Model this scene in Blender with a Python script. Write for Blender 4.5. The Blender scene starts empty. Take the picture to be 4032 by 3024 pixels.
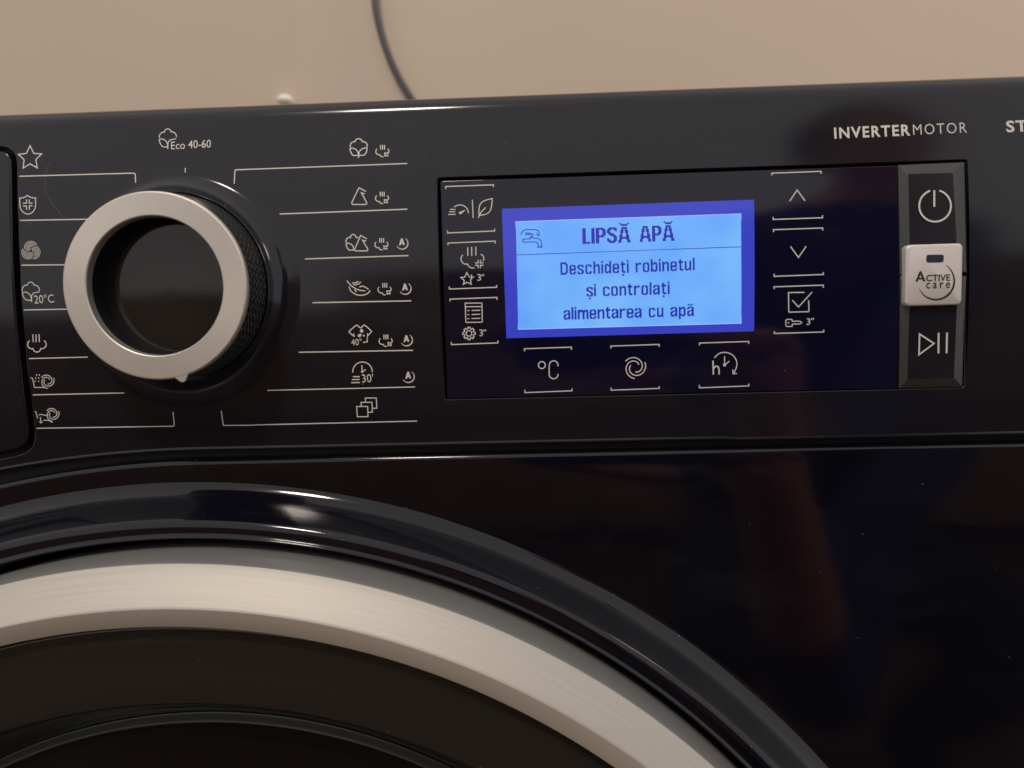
import bpy, bmesh, math, random
from mathutils import Matrix, Vector
from mathutils.geometry import tessellate_polygon
import numpy as np
random.seed(4)
S = bpy.context.scene
C = S.collection
PI = math.pi

# ---------------------------------------------------------------- camera
# all modelling is in millimetres: X right, Y into the machine, Z up from the lens height;
# HZ is the lens height above the floor
HZ = 782.0
CAM_D = 247.398                     # lens to the plane of the control panel
CA, CB, CG = 8.60400704e-02, 3.86690551e-02, -2.71865474e-02
def rot3(rx, ry, rz):
    cx, sx, cy, sy, cz, sz = math.cos(rx), math.sin(rx), math.cos(ry), math.sin(ry), math.cos(rz), math.sin(rz)
    Rx = np.array([[1, 0, 0], [0, cx, -sx], [0, sx, cx]])
    Ry = np.array([[cy, 0, sy], [0, 1, 0], [-sy, 0, cy]])
    Rz = np.array([[cz, -sz, 0], [sz, cz, 0], [0, 0, 1]])
    return Rz @ Rx @ Ry
RC = rot3(CA, CB, CG)               # rows: image right, image down, view direction in (X, -Z, Y)
def w3(r):
    return Vector((r[0], r[2], -r[1]))
cam_data = bpy.data.cameras.new('camera')
cam = bpy.data.objects.new('camera', cam_data)
C.objects.link(cam)
right, up, back = w3(RC[0]), -w3(RC[1]), -w3(RC[2])
cam.matrix_world = Matrix(((right.x, up.x, back.x, 0), (right.y, up.y, back.y, -CAM_D / 1000),
                           (right.z, up.z, back.z, HZ / 1000), (0, 0, 0, 1)))
cam_data.sensor_width = 36
FPX = 3028.0
cam_data.lens = 36 * FPX / 4032
cam_data.clip_start = 0.005
cam_data.clip_end = 50
cam_data.dof.use_dof = True
cam_data.dof.focus_distance = 0.262
cam_data.dof.aperture_fstop = 12
S.camera = cam

# ---------------------------------------------------------------- room light
world = bpy.data.worlds.new('World')
S.world = world
world.use_nodes = True
bg = world.node_tree.nodes['Background']
bg.inputs['Color'].default_value = (1.0, 0.95, 0.925, 1)
bg.inputs['Strength'].default_value = 0.72
def lamp(name, loc, target, size, energy, col):
    L = bpy.data.lights.new(name, 'AREA')
    L.shape = 'DISK'; L.size = size; L.energy = energy; L.color = col
    o = bpy.data.objects.new(name, L); C.objects.link(o)
    o.location = loc
    d = Vector(target) - Vector(loc)
    o.rotation_euler = d.to_track_quat('-Z', 'Y').to_euler()
    return o
lamp('ceiling_lamp', (-0.35, -1.05, 2.35), (-0.1, 0.1, 0.7), 0.26, 14, (1.0, 0.88, 0.75))
lamp('added_wall_fill', (1.45, 0.33, 1.75), (0.75, 0.62, 1.05), 0.6, 10, (1.0, 0.86, 0.77))  # added fill with no known source, brightens the wall's right side
S.view_settings.view_transform = 'Standard'
S.view_settings.look = 'None'
S.view_settings.exposure = 0
S.view_settings.gamma = 1
S.cycles.use_denoising = True
S.cycles.max_bounces = 8
S.cycles.sample_clamp_indirect = 4

# ---------------------------------------------------------------- pixel <-> surface
A2 = 1.29759e-3                     # the control panel is a gentle vertical barrel: Y = A2 * Z^2
def yf(z):
    return A2 * z * z
def ray(px, py):
    d = RC.T @ np.array([(px - 2016) / FPX, (py - 1512) / FPX, 1.0])
    return d[0], d[2], -d[1]        # X, Y, Z
def on_panel(px, py, off=0.0):      # point of the photo -> (X, Z) on the panel (off: mm in front of it, negative)
    dx, dy, dz = ray(px, py)
    t = CAM_D / dy
    for _ in range(25):
        t = (CAM_D + off + A2 * (t * dz) ** 2) / dy
    return t * dx, t * dz
def on_plane(px, py, Y):
    dx, dy, dz = ray(px, py)
    t = (CAM_D + Y) / dy
    return t * dx, t * dz

# ---------------------------------------------------------------- materials
def mat(name, base=(0.5, 0.5, 0.5), rough=0.4, metal=0.0, ior=1.5, spec=0.5, emit=None, estr=0.0):
    m = bpy.data.materials.new(name)
    m.use_nodes = True
    p = m.node_tree.nodes['Principled BSDF']
    p.inputs['Base Color'].default_value = (*base, 1)
    p.inputs['Roughness'].default_value = rough
    p.inputs['Metallic'].default_value = metal
    p.inputs['IOR'].default_value = ior
    p.inputs['Specular IOR Level'].default_value = spec
    if emit:
        p.inputs['Emission Color'].default_value = (*emit, 1)
        p.inputs['Emission Strength'].default_value = estr
    return m
def N(m, t, **kw):
    n = m.node_tree.nodes.new(t)
    for k, v in kw.items():
        if hasattr(n, k): setattr(n, k, v)
        else: n.inputs[k].default_value = v
    return n
def lk(m, a, b):
    m.node_tree.links.new(a, b)
def P(m):
    return m.node_tree.nodes['Principled BSDF']
def ramp(m, src, stops):
    r = N(m, 'ShaderNodeValToRGB')
    e = r.color_ramp.elements
    while len(e) < len(stops): e.new(0.5)
    for i, (pos, col) in enumerate(stops):
        e[i].position = pos
        e[i].color = (*col, 1) if len(col) == 3 else col
    lk(m, src, r.inputs[0])
    return r
def gloss(name, base, rough, dust=0.0, dust_scale=900.0, smear=0.05):
    """glossy moulded plastic with a slightly uneven polish, faint smears and dust specks"""
    m = mat(name, base, rough)
    tc = N(m, 'ShaderNodeTexCoord')
    no = N(m, 'ShaderNodeTexNoise', Scale=14.0, Detail=4.0)
    lk(m, tc.outputs['Object'], no.inputs['Vector'])
    mr = N(m, 'ShaderNodeMapRange')
    mr.inputs['From Min'].default_value = 0.35; mr.inputs['From Max'].default_value = 0.7
    mr.inputs['To Min'].default_value = rough; mr.inputs['To Max'].default_value = rough + smear
    lk(m, no.outputs[0], mr.inputs[0])
    lk(m, mr.outputs[0], P(m).inputs['Roughness'])
    bn = N(m, 'ShaderNodeTexNoise', Scale=2600.0, Detail=2.0)
    lk(m, tc.outputs['Object'], bn.inputs['Vector'])
    bu = N(m, 'ShaderNodeBump', Strength=0.02, Distance=0.0002)
    lk(m, bn.outputs[0], bu.inputs['Height'])
    lk(m, bu.outputs[0], P(m).inputs['Normal'])
    film = N(m, 'ShaderNodeTexNoise', Scale=22.0, Detail=6.0, Roughness=0.7)
    fm = N(m, 'ShaderNodeMapping'); fm.inputs['Scale'].default_value = (0.6, 1, 1.5); fm.inputs['Rotation'].default_value = (0, 0.5, 0)
    lk(m, tc.outputs['Object'], fm.inputs[0]); lk(m, fm.outputs[0], film.inputs['Vector'])
    fr_ = ramp(m, film.outputs[0], [(0.54, base), (0.74, tuple(c + 0.006 for c in base))])
    lk(m, fr_.outputs[0], P(m).inputs['Base Color'])
    if dust:
        vo = N(m, 'ShaderNodeTexVoronoi', Scale=dust_scale)
        lk(m, tc.outputs['Object'], vo.inputs['Vector'])
        sel = N(m, 'ShaderNodeSeparateColor')
        lk(m, vo.outputs['Color'], sel.inputs[0])
        rare = N(m, 'ShaderNodeMath', operation='GREATER_THAN'); rare.inputs[1].default_value = 1 - dust
        lk(m, sel.outputs[0], rare.inputs[0])
        near = N(m, 'ShaderNodeMath', operation='LESS_THAN'); near.inputs[1].default_value = 0.11
        lk(m, vo.outputs['Distance'], near.inputs[0])
        mu = N(m, 'ShaderNodeMath', operation='MULTIPLY')
        lk(m, rare.outputs[0], mu.inputs[0]); lk(m, near.outputs[0], mu.inputs[1])
        mx = N(m, 'ShaderNodeMix', data_type='RGBA')
        lk(m, mu.outputs[0], mx.inputs[0])
        lk(m, fr_.outputs[0], mx.inputs[6]); mx.inputs[7].default_value = (0.45, 0.42, 0.38, 1)
        lk(m, mx.outputs[2], P(m).inputs['Base Color'])
    return m
M = {}
M['panel'] = gloss('gloss_black_panel', (0.010, 0.0098, 0.0155), 0.10, 0.003, 800)  # blue cast put into the base colour in place of the display's glow
M['front'] = gloss('gloss_black_front', (0.004, 0.0038, 0.0074), 0.06, 0.006, 800)  # bluish base paints in glow spilling from the display
M['glass'] = gloss('glow_tinted_touch_glass', (0.005, 0.005, 0.020), 0.06, 0.001, 900, 0.03)  # the navy is painted glow from the display
M['key'] = gloss('satin_grey_key', (0.045, 0.046, 0.044), 0.30, 0, 0, 0.05)
M['keyface'] = gloss('satin_black_key_face', (0.010, 0.010, 0.014), 0.2, 0, 0, 0.05)
M['grip'] = mat('matte_black_grip', (0.008, 0.009, 0.011), 0.38)
M['gap'] = mat('black_gap', (0.003, 0.003, 0.004), 0.6)
M['print'] = mat('cream_print', (0.74, 0.72, 0.66), 0.6)
M['ink'] = mat('dark_ink', (0.02, 0.015, 0.02), 0.5)
M['smoke'] = gloss('smoked_door_plastic', (0.021, 0.019, 0.017), 0.07, 0.002, 800, 0.08)
M['bowl'] = gloss('dark_door_glass', (0.006, 0.006, 0.006), 0.05, 0, 0, 0.05)

def brushed(name, base, rough, aniso, scale_r, grain=0.1, metal=0.45):
    m = mat(name, base, rough, metal)
    uv = N(m, 'ShaderNodeUVMap')
    mp = N(m, 'ShaderNodeMapping')
    mp.inputs['Scale'].default_value = (0.7, scale_r, 1)
    lk(m, uv.outputs[0], mp.inputs[0])
    no = N(m, 'ShaderNodeTexNoise', Scale=1.0, Detail=3.0)
    lk(m, mp.outputs[0], no.inputs['Vector'])
    r = ramp(m, no.outputs[0], [(0.3, tuple(c * (1 - grain) for c in base)), (0.7, tuple(min(1, c * (1 + grain)) for c in base))])
    lk(m, r.outputs[0], P(m).inputs['Base Color'])
    bu = N(m, 'ShaderNodeBump', Strength=0.06, Distance=0.0002)
    lk(m, no.outputs[0], bu.inputs['Height'])
    lk(m, bu.outputs[0], P(m).inputs['Normal'])
    P(m).inputs['Anisotropic'].default_value = aniso
    tg = N(m, 'ShaderNodeTangent', direction_type='UV_MAP')
    lk(m, tg.outputs[0], P(m).inputs['Tangent'])
    return m
M['ring'] = brushed('brushed_silver_ring', (0.485, 0.455, 0.41), 0.54, 0.4, 9000, 0.11)
M['knobring'] = brushed('brushed_silver_knob', (0.74, 0.69, 0.625), 0.40, 0.5, 420, 0.06, 0.8)
M['silverkey'] = brushed('brushed_silver_key', (0.76, 0.715, 0.68), 0.5, 0.3, 90, 0.04)
M['bevel'] = mat('satin_silver_bevel', (0.70, 0.62, 0.53), 0.55, 0.1)
M['doorside'] = mat('satin_grey_rim', (0.22, 0.22, 0.215), 0.38, 0.3)

# knurled side of the knob: a basket weave of short raised ribs
m = M['knurl'] = mat('knurled_black_grip', (0.010, 0.011, 0.013), 0.30)
uv = N(m, 'ShaderNodeUVMap')
mp = N(m, 'ShaderNodeMapping'); mp.inputs['Rotation'].default_value = (0, 0, math.radians(38))
lk(m, uv.outputs[0], mp.inputs[0])
ck = N(m, 'ShaderNodeTexBrick', offset=0.5, Scale=1.0)
ck.inputs['Brick Width'].default_value = 3.6; ck.inputs['Row Height'].default_value = 1.7
ck.inputs['Mortar Size'].default_value = 0.24
ck.inputs['Mortar Smooth'].default_value = 0.6
lk(m, mp.outputs[0], ck.inputs['Vector'])
rk = ramp(m, ck.outputs['Fac'], [(0.0, (0.010, 0.011, 0.013)), (1.0, (0.10, 0.098, 0.095))]); lk(m, rk.outputs[0], P(m).inputs['Base Color'])  # ribs coloured paler for the lamp light they would catch
bu = N(m, 'ShaderNodeBump', Strength=1.0, Distance=0.0010)
lk(m, ck.outputs['Fac'], bu.inputs['Height']); lk(m, bu.outputs[0], P(m).inputs['Normal'])

# ---------------------------------------------------------------- object helpers
WLOC = {}
def link(o, parent, wl):
    C.objects.link(o)
    WLOC[o.name] = Vector(wl)
    if parent is not None:
        o.parent = parent
        o.location = Vector(wl) - WLOC[parent.name]
    else:
        o.location = wl
    return o
def empty(name, wl, label, cat):
    o = bpy.data.objects.new(name, None)
    o.empty_display_size = 0.05
    link(o, None, wl)
    o['label'] = label; o['category'] = cat
    return o
def tag(o, label=None, cat=None, kind=None, group=None):
    if label: o['label'] = label
    if cat: o['category'] = cat
    if kind: o['kind'] = kind
    if group: o['group'] = group
    return o
def W(p):
    return Vector((p[0] / 1000, p[1] / 1000, (p[2] + HZ) / 1000))
def obj(name, verts, faces, m, parent=None, smooth=False, sharp=35, uvs=None, origin=None, normals=None):
    """verts in mm; one linked mesh object with its origin at its own middle"""
    V = np.array(verts, float)
    o_mm = (V.min(0) + V.max(0)) / 2 if origin is None else np.array(origin, float)
    me = bpy.data.meshes.new(name)
    me.from_pydata([tuple((v - o_mm) / 1000) for v in V], [], faces)
    if uvs is not None:
        ul = me.uv_layers.new(name='UVMap')
        for lp in me.loops:
            ul.data[lp.index].uv = uvs[lp.vertex_index]
    for mm in (m if isinstance(m, (list, tuple)) else [m]):
        me.materials.append(mm)
    me.validate()
    if smooth:
        me.polygons.foreach_set('use_smooth', [True] * len(me.polygons))
        if sharp: me.set_sharp_from_angle(angle=math.radians(sharp))
    me.update()
    o = bpy.data.objects.new(name, me)
    return link(o, parent, W(o_mm))
def smooth_prof(pts, it=3):
    for _ in range(it):
        q = [pts[0]]
        for a, b in zip(pts[:-1], pts[1:]):
            q.append((a[0] * .75 + b[0] * .25, a[1] * .75 + b[1] * .25)); q.append((a[0] * .25 + b[0] * .75, a[1] * .25 + b[1] * .75))
        q.append(pts[-1]); pts = q
    return pts
def fix(verts, faces):
    bm = bmesh.new()
    vs = [bm.verts.new(v) for v in verts]
    for f in faces:
        try: bm.faces.new([vs[i] for i in f])
        except ValueError: pass
    bmesh.ops.remove_doubles(bm, verts=bm.verts, dist=1e-4)
    bmesh.ops.recalc_face_normals(bm, faces=bm.faces)
    bm.verts.index_update()
    v = [tuple(x.co) for x in bm.verts]; f = [tuple(x.index for x in y.verts) for y in bm.faces]
    bm.free()
    return v, f
def loft(rings, closed=True, cap0=False, cap1=False):
    n = len(rings[0])
    V = [p for r in rings for p in r]
    F = []
    for i in range(len(rings) - 1):
        for j in range(n if closed else n - 1):
            k = (j + 1) % n
            F.append((i * n + j, i * n + k, (i + 1) * n + k, (i + 1) * n + j))
    if cap0: F.append(tuple(range(n - 1, -1, -1)))
    if cap1: F.append(tuple((len(rings) - 1) * n + j for j in range(n)))
    return V, F
def circ(cx, cz, r, y, n):
    return [(cx + r * math.sin(2 * PI * j / n), y, cz + r * math.cos(2 * PI * j / n)) for j in range(n)]
def box(x0, x1, y0, y1, z0, z1):
    V = [(x, y, z) for z in (z0, z1) for y in (y0, y1) for x in (x0, x1)]
    F = [(0, 2, 3, 1), (4, 5, 7, 6), (0, 1, 5, 4), (2, 6, 7, 3), (0, 4, 6, 2), (1, 3, 7, 5)]
    return V, F
def rounded_rect(x0, x1, z0, z1, r, n=6):
    rr = r if isinstance(r, (list, tuple)) else [r] * 4       # tr, tl, bl, br
    out = []
    for (cx, cz, a), q in zip(((x1, z1, 0), (x0, z1, 90), (x0, z0, 180), (x1, z0, 270)), rr):
        sx = -1 if cx == x1 else 1; sz = -1 if cz == z1 else 1
        for i in range(n + 1):
            t = math.radians(a + 90 * i / n)
            out.append((cx + sx * q + q * math.cos(t), cz + sz * q + q * math.sin(t)))
    return out
def offset_poly(P_, d):
    """move a counter-clockwise polygon inwards by d"""
    n = len(P_); out = []
    for i in range(n):
        a, b, c = np.array(P_[i - 1]), np.array(P_[i]), np.array(P_[(i + 1) % n])
        e1 = b - a; e2 = c - b
        l1 = np.hypot(*e1); l2 = np.hypot(*e2)
        if l1 < 1e-9 or l2 < 1e-9:
            out.append(tuple(b)); continue
        n1 = np.array([-e1[1], e1[0]]) / l1; n2 = np.array([-e2[1], e2[0]]) / l2
        s = n1 + n2; s = s / max(1e-6, np.dot(s, s)) * 2
        out.append(tuple(b + s * d))
    return out
def ccw(P_):
    a = sum(P_[i - 1][0] * P_[i][1] - P_[i][0] * P_[i - 1][1] for i in range(len(P_)))
    return list(P_) if a > 0 else list(P_)[::-1]

def sheet(outer, holes, ysurf, step=2.0, depth=3.0, round_r=0.35, zcuts=None):
    """a curved sheet in front view (outline + holes, mm), cut into rows so that it can follow ysurf(z),
    with rounded edges that turn back into the machine"""
    V, F = [], []
    loops = [ccw(outer)] + [ccw(h)[::-1] for h in holes]
    inner = [offset_poly(l, round_r) for l in loops]          # face starts round_r inside every edge
    bm = bmesh.new()
    edges = []
    for l in inner:
        vs = [bm.verts.new((x, 0, z)) for x, z in l]
        for i in range(len(vs)):
            edges.append(bm.edges.new((vs[i - 1], vs[i])))
    bmesh.ops.triangle_fill(bm, use_beauty=True, use_dissolve=False, edges=edges, normal=(0, -1, 0))
    zs = [z for _, z in loops[0]]
    z = math.ceil(min(zs) / step) * step
    while z < max(zs):
        geom = bm.verts[:] + bm.edges[:] + bm.faces[:]
        bmesh.ops.bisect_plane(bm, geom=geom, plane_co=(0, 0, z + 0.0137), plane_no=(0, 0, 1), dist=1e-6)
        z += step
    bmesh.ops.recalc_face_normals(bm, faces=bm.faces)
    bm.verts.index_update()
    V = [(v.co.x, ysurf(v.co.z), v.co.z) for v in bm.verts]
    for f in bm.faces:
        idx = [v.index for v in f.verts]
        if f.normal.y > 0: idx.reverse()
        F.append(tuple(idx))
    bm.free()
    # rounded edge and wall
    for l, li in zip(loops, inner):
        rings = []
        for k in range(5):
            t = k / 4 * PI / 2
            rings.append([(a[0] + (b[0] - a[0]) * math.sin(t), ysurf(b[1]) + round_r * (1 - math.cos(t)), a[1] + (b[1] - a[1]) * math.sin(t))
                          for a, b in zip(li, l)])
        rings.append([(b[0], ysurf(b[1]) + depth, b[1]) for b in l])
        v, f = loft(rings)
        o = len(V)
        V += v
        F += [tuple(i + o for i in q)[::-1] for q in f]
    return V, F

# ---------------------------------------------------------------- the washing machine
XL, XR = -412.0, 183.0
XM = (XL + XR) / 2
wm = empty('washing_machine', Vector((XM / 1000, 0.28, 0)),
           'glossy black front-loading washing machine with a silver programme knob and lit blue display', 'washing machine')

# door and surround are concentric
DCX, DCZ = -113.5, -306.6
def pxcirc(y):                      # the recessed circle widens with depth as seen from the lens
    pass
# gap between control panel and front: straight on the right, following the door's circle on the left
def arc_drop(x, r0):
    if x >= DCX: return 0.0
    d = min(abs(x - DCX), 240)
    return r0 - math.sqrt(r0 * r0 - d * d)
def panel_bottom(x):
    return -41.4 - 0.75 * arc_drop(x, 330.0) - (0.4 if x > 60 else 0)
def front_top(x):
    return -44.3 - 0.92 * arc_drop(x, 330.0)
def front_top_exact(x):
    return front_top(x)

# --- control panel --------------------------------------------------------
RTOP = 6.7
sl = 71.0 / (CAM_D + yf(71.0))
lo, hi = 55.0, 71.0                 # start of the rounded top edge, so that its silhouette sits at the photographed line
for _ in range(60):
    z0 = (lo + hi) / 2
    L_ = math.hypot(1, 2 * A2 * z0)
    yc, zc = yf(z0) + RTOP / L_, z0 - RTOP * 2 * A2 * z0 / L_ * -1 * -1
    if zc - (sl * (yc + CAM_D) - RTOP * math.hypot(1, sl)) < 0: lo = z0
    else: hi = z0
ZT = z0
xs = [XL + i * (XR - XL) / 119 for i in range(120)]
outer = [(XL, panel_bottom(XL))] + [(x, panel_bottom(x)) for x in xs[1:-1]] + [(XR, panel_bottom(XR)), (XR, ZT), (XL, ZT)]
# detergent drawer opening
gap_edge = [(-360, 60.46), (-175.9, 60.46), (-173.4, 60.0), (-171.6, 58.9), (-170.5, 57.1), (-170.1, 54.2), (-169.9, 40.9),
            (-169.8, 13), (-169.7, -10.8), (-169.7, -33.7), (-170.2, -36.4), (-171.5, -39.0), (-173.8, -40.8), (-178, -42.0), (-183.1, -42.9)]
gap_edge = gap_edge + [(x, -42.9 - 0.75 * (arc_drop(x, 330) - arc_drop(-183.1, 330))) for x in (-200, -230, -260, -300, -330, -360)]
drawer_edge = [(-358.5, 59.2), (-176.5, 59.2), (-174.4, 58.8), (-172.9, 57.6), (-172.1, 55.6), (-171.95, 52), (-171.95, 25), (-171.95, 0),
               (-171.9, -20), (-171.8, -32.8), (-172.2, -35.2), (-173.3, -37.2), (-175.2, -38.7), (-178.5, -39.8), (-182.7, -40.5)]
drawer_edge = drawer_edge + [(x, -40.5 - 0.75 * (arc_drop(x, 330) - arc_drop(-182.7, 330))) for x in (-200, -230, -260, -300, -330, -358.5)]
TX0, TX1, TZ0, TZ1 = -30.85, 112.8, -25.75, 44.15       # touch panel
BX0, BX1 = 113.15, 133.5                                # button column
cut = [(TX0 - 0.75, TZ1 + 0.75), (TX0 - 0.9, TZ1 + 0.2), (TX0 - 0.75, TZ0 - 0.05), (TX0 - 0.4, TZ0 - 0.2), (BX1 - 0.1, TZ0 - 0.3), (BX1 + 0.55, TZ0 + 0.2),
       (BX1 + 0.6, TZ1 + 0.7), (BX1 + 0.1, TZ1 + 1.0), (TX0 - 0.2, TZ1 + 1.0)]
hole_c = circ(-116.1, 12.2, 26.0, 0, 48)
V, F = sheet(outer, [gap_edge, cut, [(p[0], p[2]) for p in hole_c]], yf, depth=6.0, round_r=0.3)
# rounded top edge running back to the worktop
prof = [(yf(ZT - 0.34), ZT - 0.34)]
for k in range(0, 13):
    a0 = math.atan(2 * A2 * ZT)
    t = a0 + (PI / 2 - a0) * k / 12
    L_ = math.hypot(1, 2 * A2 * ZT)
    yc, zc = yf(ZT) + RTOP / L_, ZT - RTOP * 2 * A2 * ZT / L_
    prof.append((yc - RTOP * math.cos(t), zc + RTOP * math.sin(t)))
ZTOP = prof[-1][1]
prof.append((prof[-1][0] + 24, ZTOP))
nx = 60
rows = [[(XL + (XR - XL) * i / nx, y, z) for i in range(nx + 1)] for y, z in prof]
v, f = loft(rows, closed=False)
o_ = len(V); V += v; F += [tuple(i + o_ for i in q) for q in f]
# the sheet's own turned-back top edge is dropped: only the rounded one stays
def top_wall(q):
    zz = [V[i][2] for i in q]; yy = [V[i][1] for i in q]
    return min(zz) > ZT - 0.31 and q[0] < o_ and max(yy) > yf(ZT) + 0.02
F = [q for q in F if not top_wall(q)]
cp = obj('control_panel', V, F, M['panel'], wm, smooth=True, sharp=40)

tr_prof = [(0.0, 0.5), (0.05, 0.0), (0.2, -0.2), (0.45, -0.26), (0.75, -0.2), (1.05, -0.07), (1.3, 0.0), (1.5, 0.1)]
rows = [[(x, yf(panel_bottom(x) + dz) + dy, panel_bottom(x) + dz) for x in xs] for dz, dy in smooth_prof(tr_prof, 2)]
V, F = loft(rows, closed=False)
obj('lower_trim', V, [q[::-1] for q in F], M['panel'], wm, smooth=True, sharp=0)

# dark plastic behind the openings and the joint
V, F = [], []
for (a, b, c, d, e, g) in ((XL + 2, XR - 2, 7.5, 9.5, -60, 62),):
    v, f = box(a, b, c, d, e, g); V += v; F += f
obj('inner_frame', V, F, M['gap'], wm)

# detergent drawer front
V, F = sheet(drawer_edge, [], lambda z: yf(z) + 0.05, depth=6.0, round_r=0.6)
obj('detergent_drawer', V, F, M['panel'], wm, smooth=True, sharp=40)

# --- worktop and cabinet ---------------------------------------------------
yw = prof[-1][0] + 0.6
v, f = box(XL, XR, yw, 575, 42, ZTOP)
obj('worktop', v, f, M['front'], wm)
v, f = box(XL + 1, XR - 1, 12, 570, -740, 41)
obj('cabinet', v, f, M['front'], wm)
for i, (x, y) in enumerate(((XL + 50, 60), (XR - 50, 60), (XL + 50, 520), (XR - 50, 520))):
    v, f = loft([circ(x, 0, 22, 0, 20), circ(x, 0, 22, 0, 20)])
    n = 20
    r0 = [(x + 22 * math.cos(2 * PI * j / n), y + 22 * math.sin(2 * PI * j / n), -HZ) for j in range(n)]
    r1 = [(p[0], p[1], -739) for p in r0]
    v, f = loft([r0, r1], cap0=True, cap1=True)
    obj('foot', *fix(v, f), M['grip'], wm, smooth=True)

# --- circles of the door as measured on the photo; each one is a cone of sight, so centre and radius follow from its depth
def dcirc(name, Y):
    k = (CAM_D + Y) / CAM_D
    return tuple(q * k for q in {'ringout': (-126.48, -341.10, 261.98), 'ringin': (-131.37, -357.35, 262.45), 'bevel': (-131.22, -356.13, 255.19),
            'glass': (-124.91, -347.86, 219.74), 'line': (-116.47, -307.61, 175.85), 'crest': (-121.73, -326.44, 256.42),
            'dish': (-119.57, -327.41, 275.57), 'side': (-123.02, -332.6, 257.26)}[name])
# --- front panel round the door -------------------------------------------
YP = 1.0
NT = 360
DISH = dcirc('dish', YP)                                 # outer edge of the raised surround
rings = [[] for _ in range(9)]
def ray_to_border(t):
    dx, dz = math.sin(t), math.cos(t)
    s = 1e9
    if dx > 1e-9: s = min(s, (XR - DISH[0]) / dx)
    if dx < -1e-9: s = min(s, (XL - DISH[0]) / dx)
    if dz < -1e-9: s = min(s, (-735 - DISH[1]) / dz)
    lo, hi = 0, s
    if DISH[1] + dz * hi > front_top(DISH[0] + dx * hi):
        for _ in range(40):
            mid = (lo + hi) / 2
            if DISH[1] + dz * mid > front_top(DISH[0] + dx * mid): hi = mid
            else: lo = mid
        s = hi
    return s
fr = 1.6
for j in range(NT):
    t = 2 * PI * j / NT
    dx, dz = math.sin(t), math.cos(t)
    s0 = DISH[2]
    s1 = max(ray_to_border(t), s0 + 2.2)
    sa = s1 - fr
    p = lambda s, y: (DISH[0] + dx * s, y, DISH[1] + dz * s)
    rings[0].append(p(s0, YP)); rings[1].append(p(s0 + (sa - s0) * .35, YP)); rings[2].append(p(s0 + (sa - s0) * .7, YP))
    for k in range(5):
        a = k / 4 * PI / 2
        rings[3 + k].append(p(sa + fr * math.sin(a), YP + fr * (1 - math.cos(a))))
    rings[8].append(p(s1, 11))
V, F = loft(rings)
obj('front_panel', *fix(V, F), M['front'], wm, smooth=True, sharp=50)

# raised surround of the door: profile as (distance inwards from the dish edge at the top, Y)
CREST = dcirc('crest', -14.0)
sp = [(-0.6, YP + 0.02), (-0.3, YP), (0.7, YP - 0.35), (2.4, YP - 1.5), (4.2, YP - 3.6), (6.2, YP - 7.2), (8.5, YP - 11.4), (9.4, YP - 12.9), (10.2, YP - 13.6), (11.3, YP - 14.0),
      (13.6, YP - 14.2), (14.1, YP - 14.35), (14.5, YP - 14.75), (14.9, YP - 15.05), (15.3, YP - 14.9), (15.5, YP - 14.0), (15.6, YP - 11), (15.9, 6)]
sp = smooth_prof(sp, 2)
rings = []
for d, y in sp:
    k = d / 14.6
    cx, cz, r = [DISH[q] + (CREST[q] - DISH[q]) * k for q in range(3)]
    rings.append(circ(cx, cz, r, y, NT))
V, F = loft(rings)
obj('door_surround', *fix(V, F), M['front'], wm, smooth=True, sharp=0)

# --- door -------------------------------------------------------------------
door_o = (DCX, -20, DCZ)
def dloft(lst, n=NT):
    """lst: (circle name, Y, radius offset)"""
    out = []
    for nm, y, dr in lst:
        cx, cz, r = dcirc(nm, y)
        out.append(circ(cx, cz, r + dr, y, n))
    return out
ro = dcirc('ringout', -25)
side = [circ(ro[0], ro[1], ro[2] + d, y, NT) for d, y in smooth_prof([(-3, 8), (0.0, 2), (1.1, -8), (1.2, -16), (0.8, -22), (0.25, -24.6), (0, -25.0)], 1)]
V, F = loft(side)
door = obj('door', *fix(V, F), M['doorside'], wm, smooth=True, sharp=30, origin=door_o)
n2 = 720
ri = dcirc('ringin', -34)
rings = []; vv = []
for k, y in ((0, -25.0), (0.04, -25.5), (0.25, -27.6), (0.6, -30.8), (0.92, -33.5), (0.98, -33.95), (1, -34.0)):
    cx, cz, r = [ro[q] + (ri[q] - ro[q]) * k for q in range(3)]
    rings.append(circ(cx, cz, r, y, n2)); vv.append(r)
V, F = loft(rings)
obj('door_ring', V, [q[::-1] for q in F], M['ring'], door, smooth=True, sharp=30, uvs=[(j / n2 * 40.0, r / 1000.0) for r in vv for j in range(n2)], origin=door_o)
be = dcirc('bevel', -31.5)
rings = [circ(*[ri[q] + (be[q] - ri[q]) * k for q in range(3)], y, NT) for k, y in ((0, -34.0), (0.06, -33.8), (0.95, -31.7), (1, -31.4), (1.02, -27))]
V, F = loft(rings)
obj('ring_bevel', *fix(V, F), M['bevel'], door, smooth=True, sharp=30, origin=door_o)
gl = dcirc('glass', -27.5); li = dcirc('line', -3)
rings = [circ(*[be[q] + (gl[q] - be[q]) * k for q in range(3)], y, NT) for k, y in ((0.0, -27.0), (0.03, -28.2), (0.08, -28.6), (0.5, -28.6), (0.96, -27.9), (1.0, -27.4))]
rings += [circ(*[gl[q] + (li[q] - gl[q]) * k for q in range(3)], y, NT) for k, y in ((0.06, -26), (0.3, -19), (0.65, -9), (0.85, -4.0), (0.95, -2.4))]
V, F = loft(rings)
obj('door_frame', *fix(V, F), M['smoke'], door, smooth=True, sharp=50, origin=door_o)
rim = smooth_prof([(0.4, -2.2), (0, -2.3), (-0.6, -3.2), (-1.2, -4.3), (-1.7, -4.7), (-2.3, -4.4), (-2.6, -3.0)], 2)
V, F = loft([circ(li[0], li[1], li[2] + d, y, NT) for d, y in rim])
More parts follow.
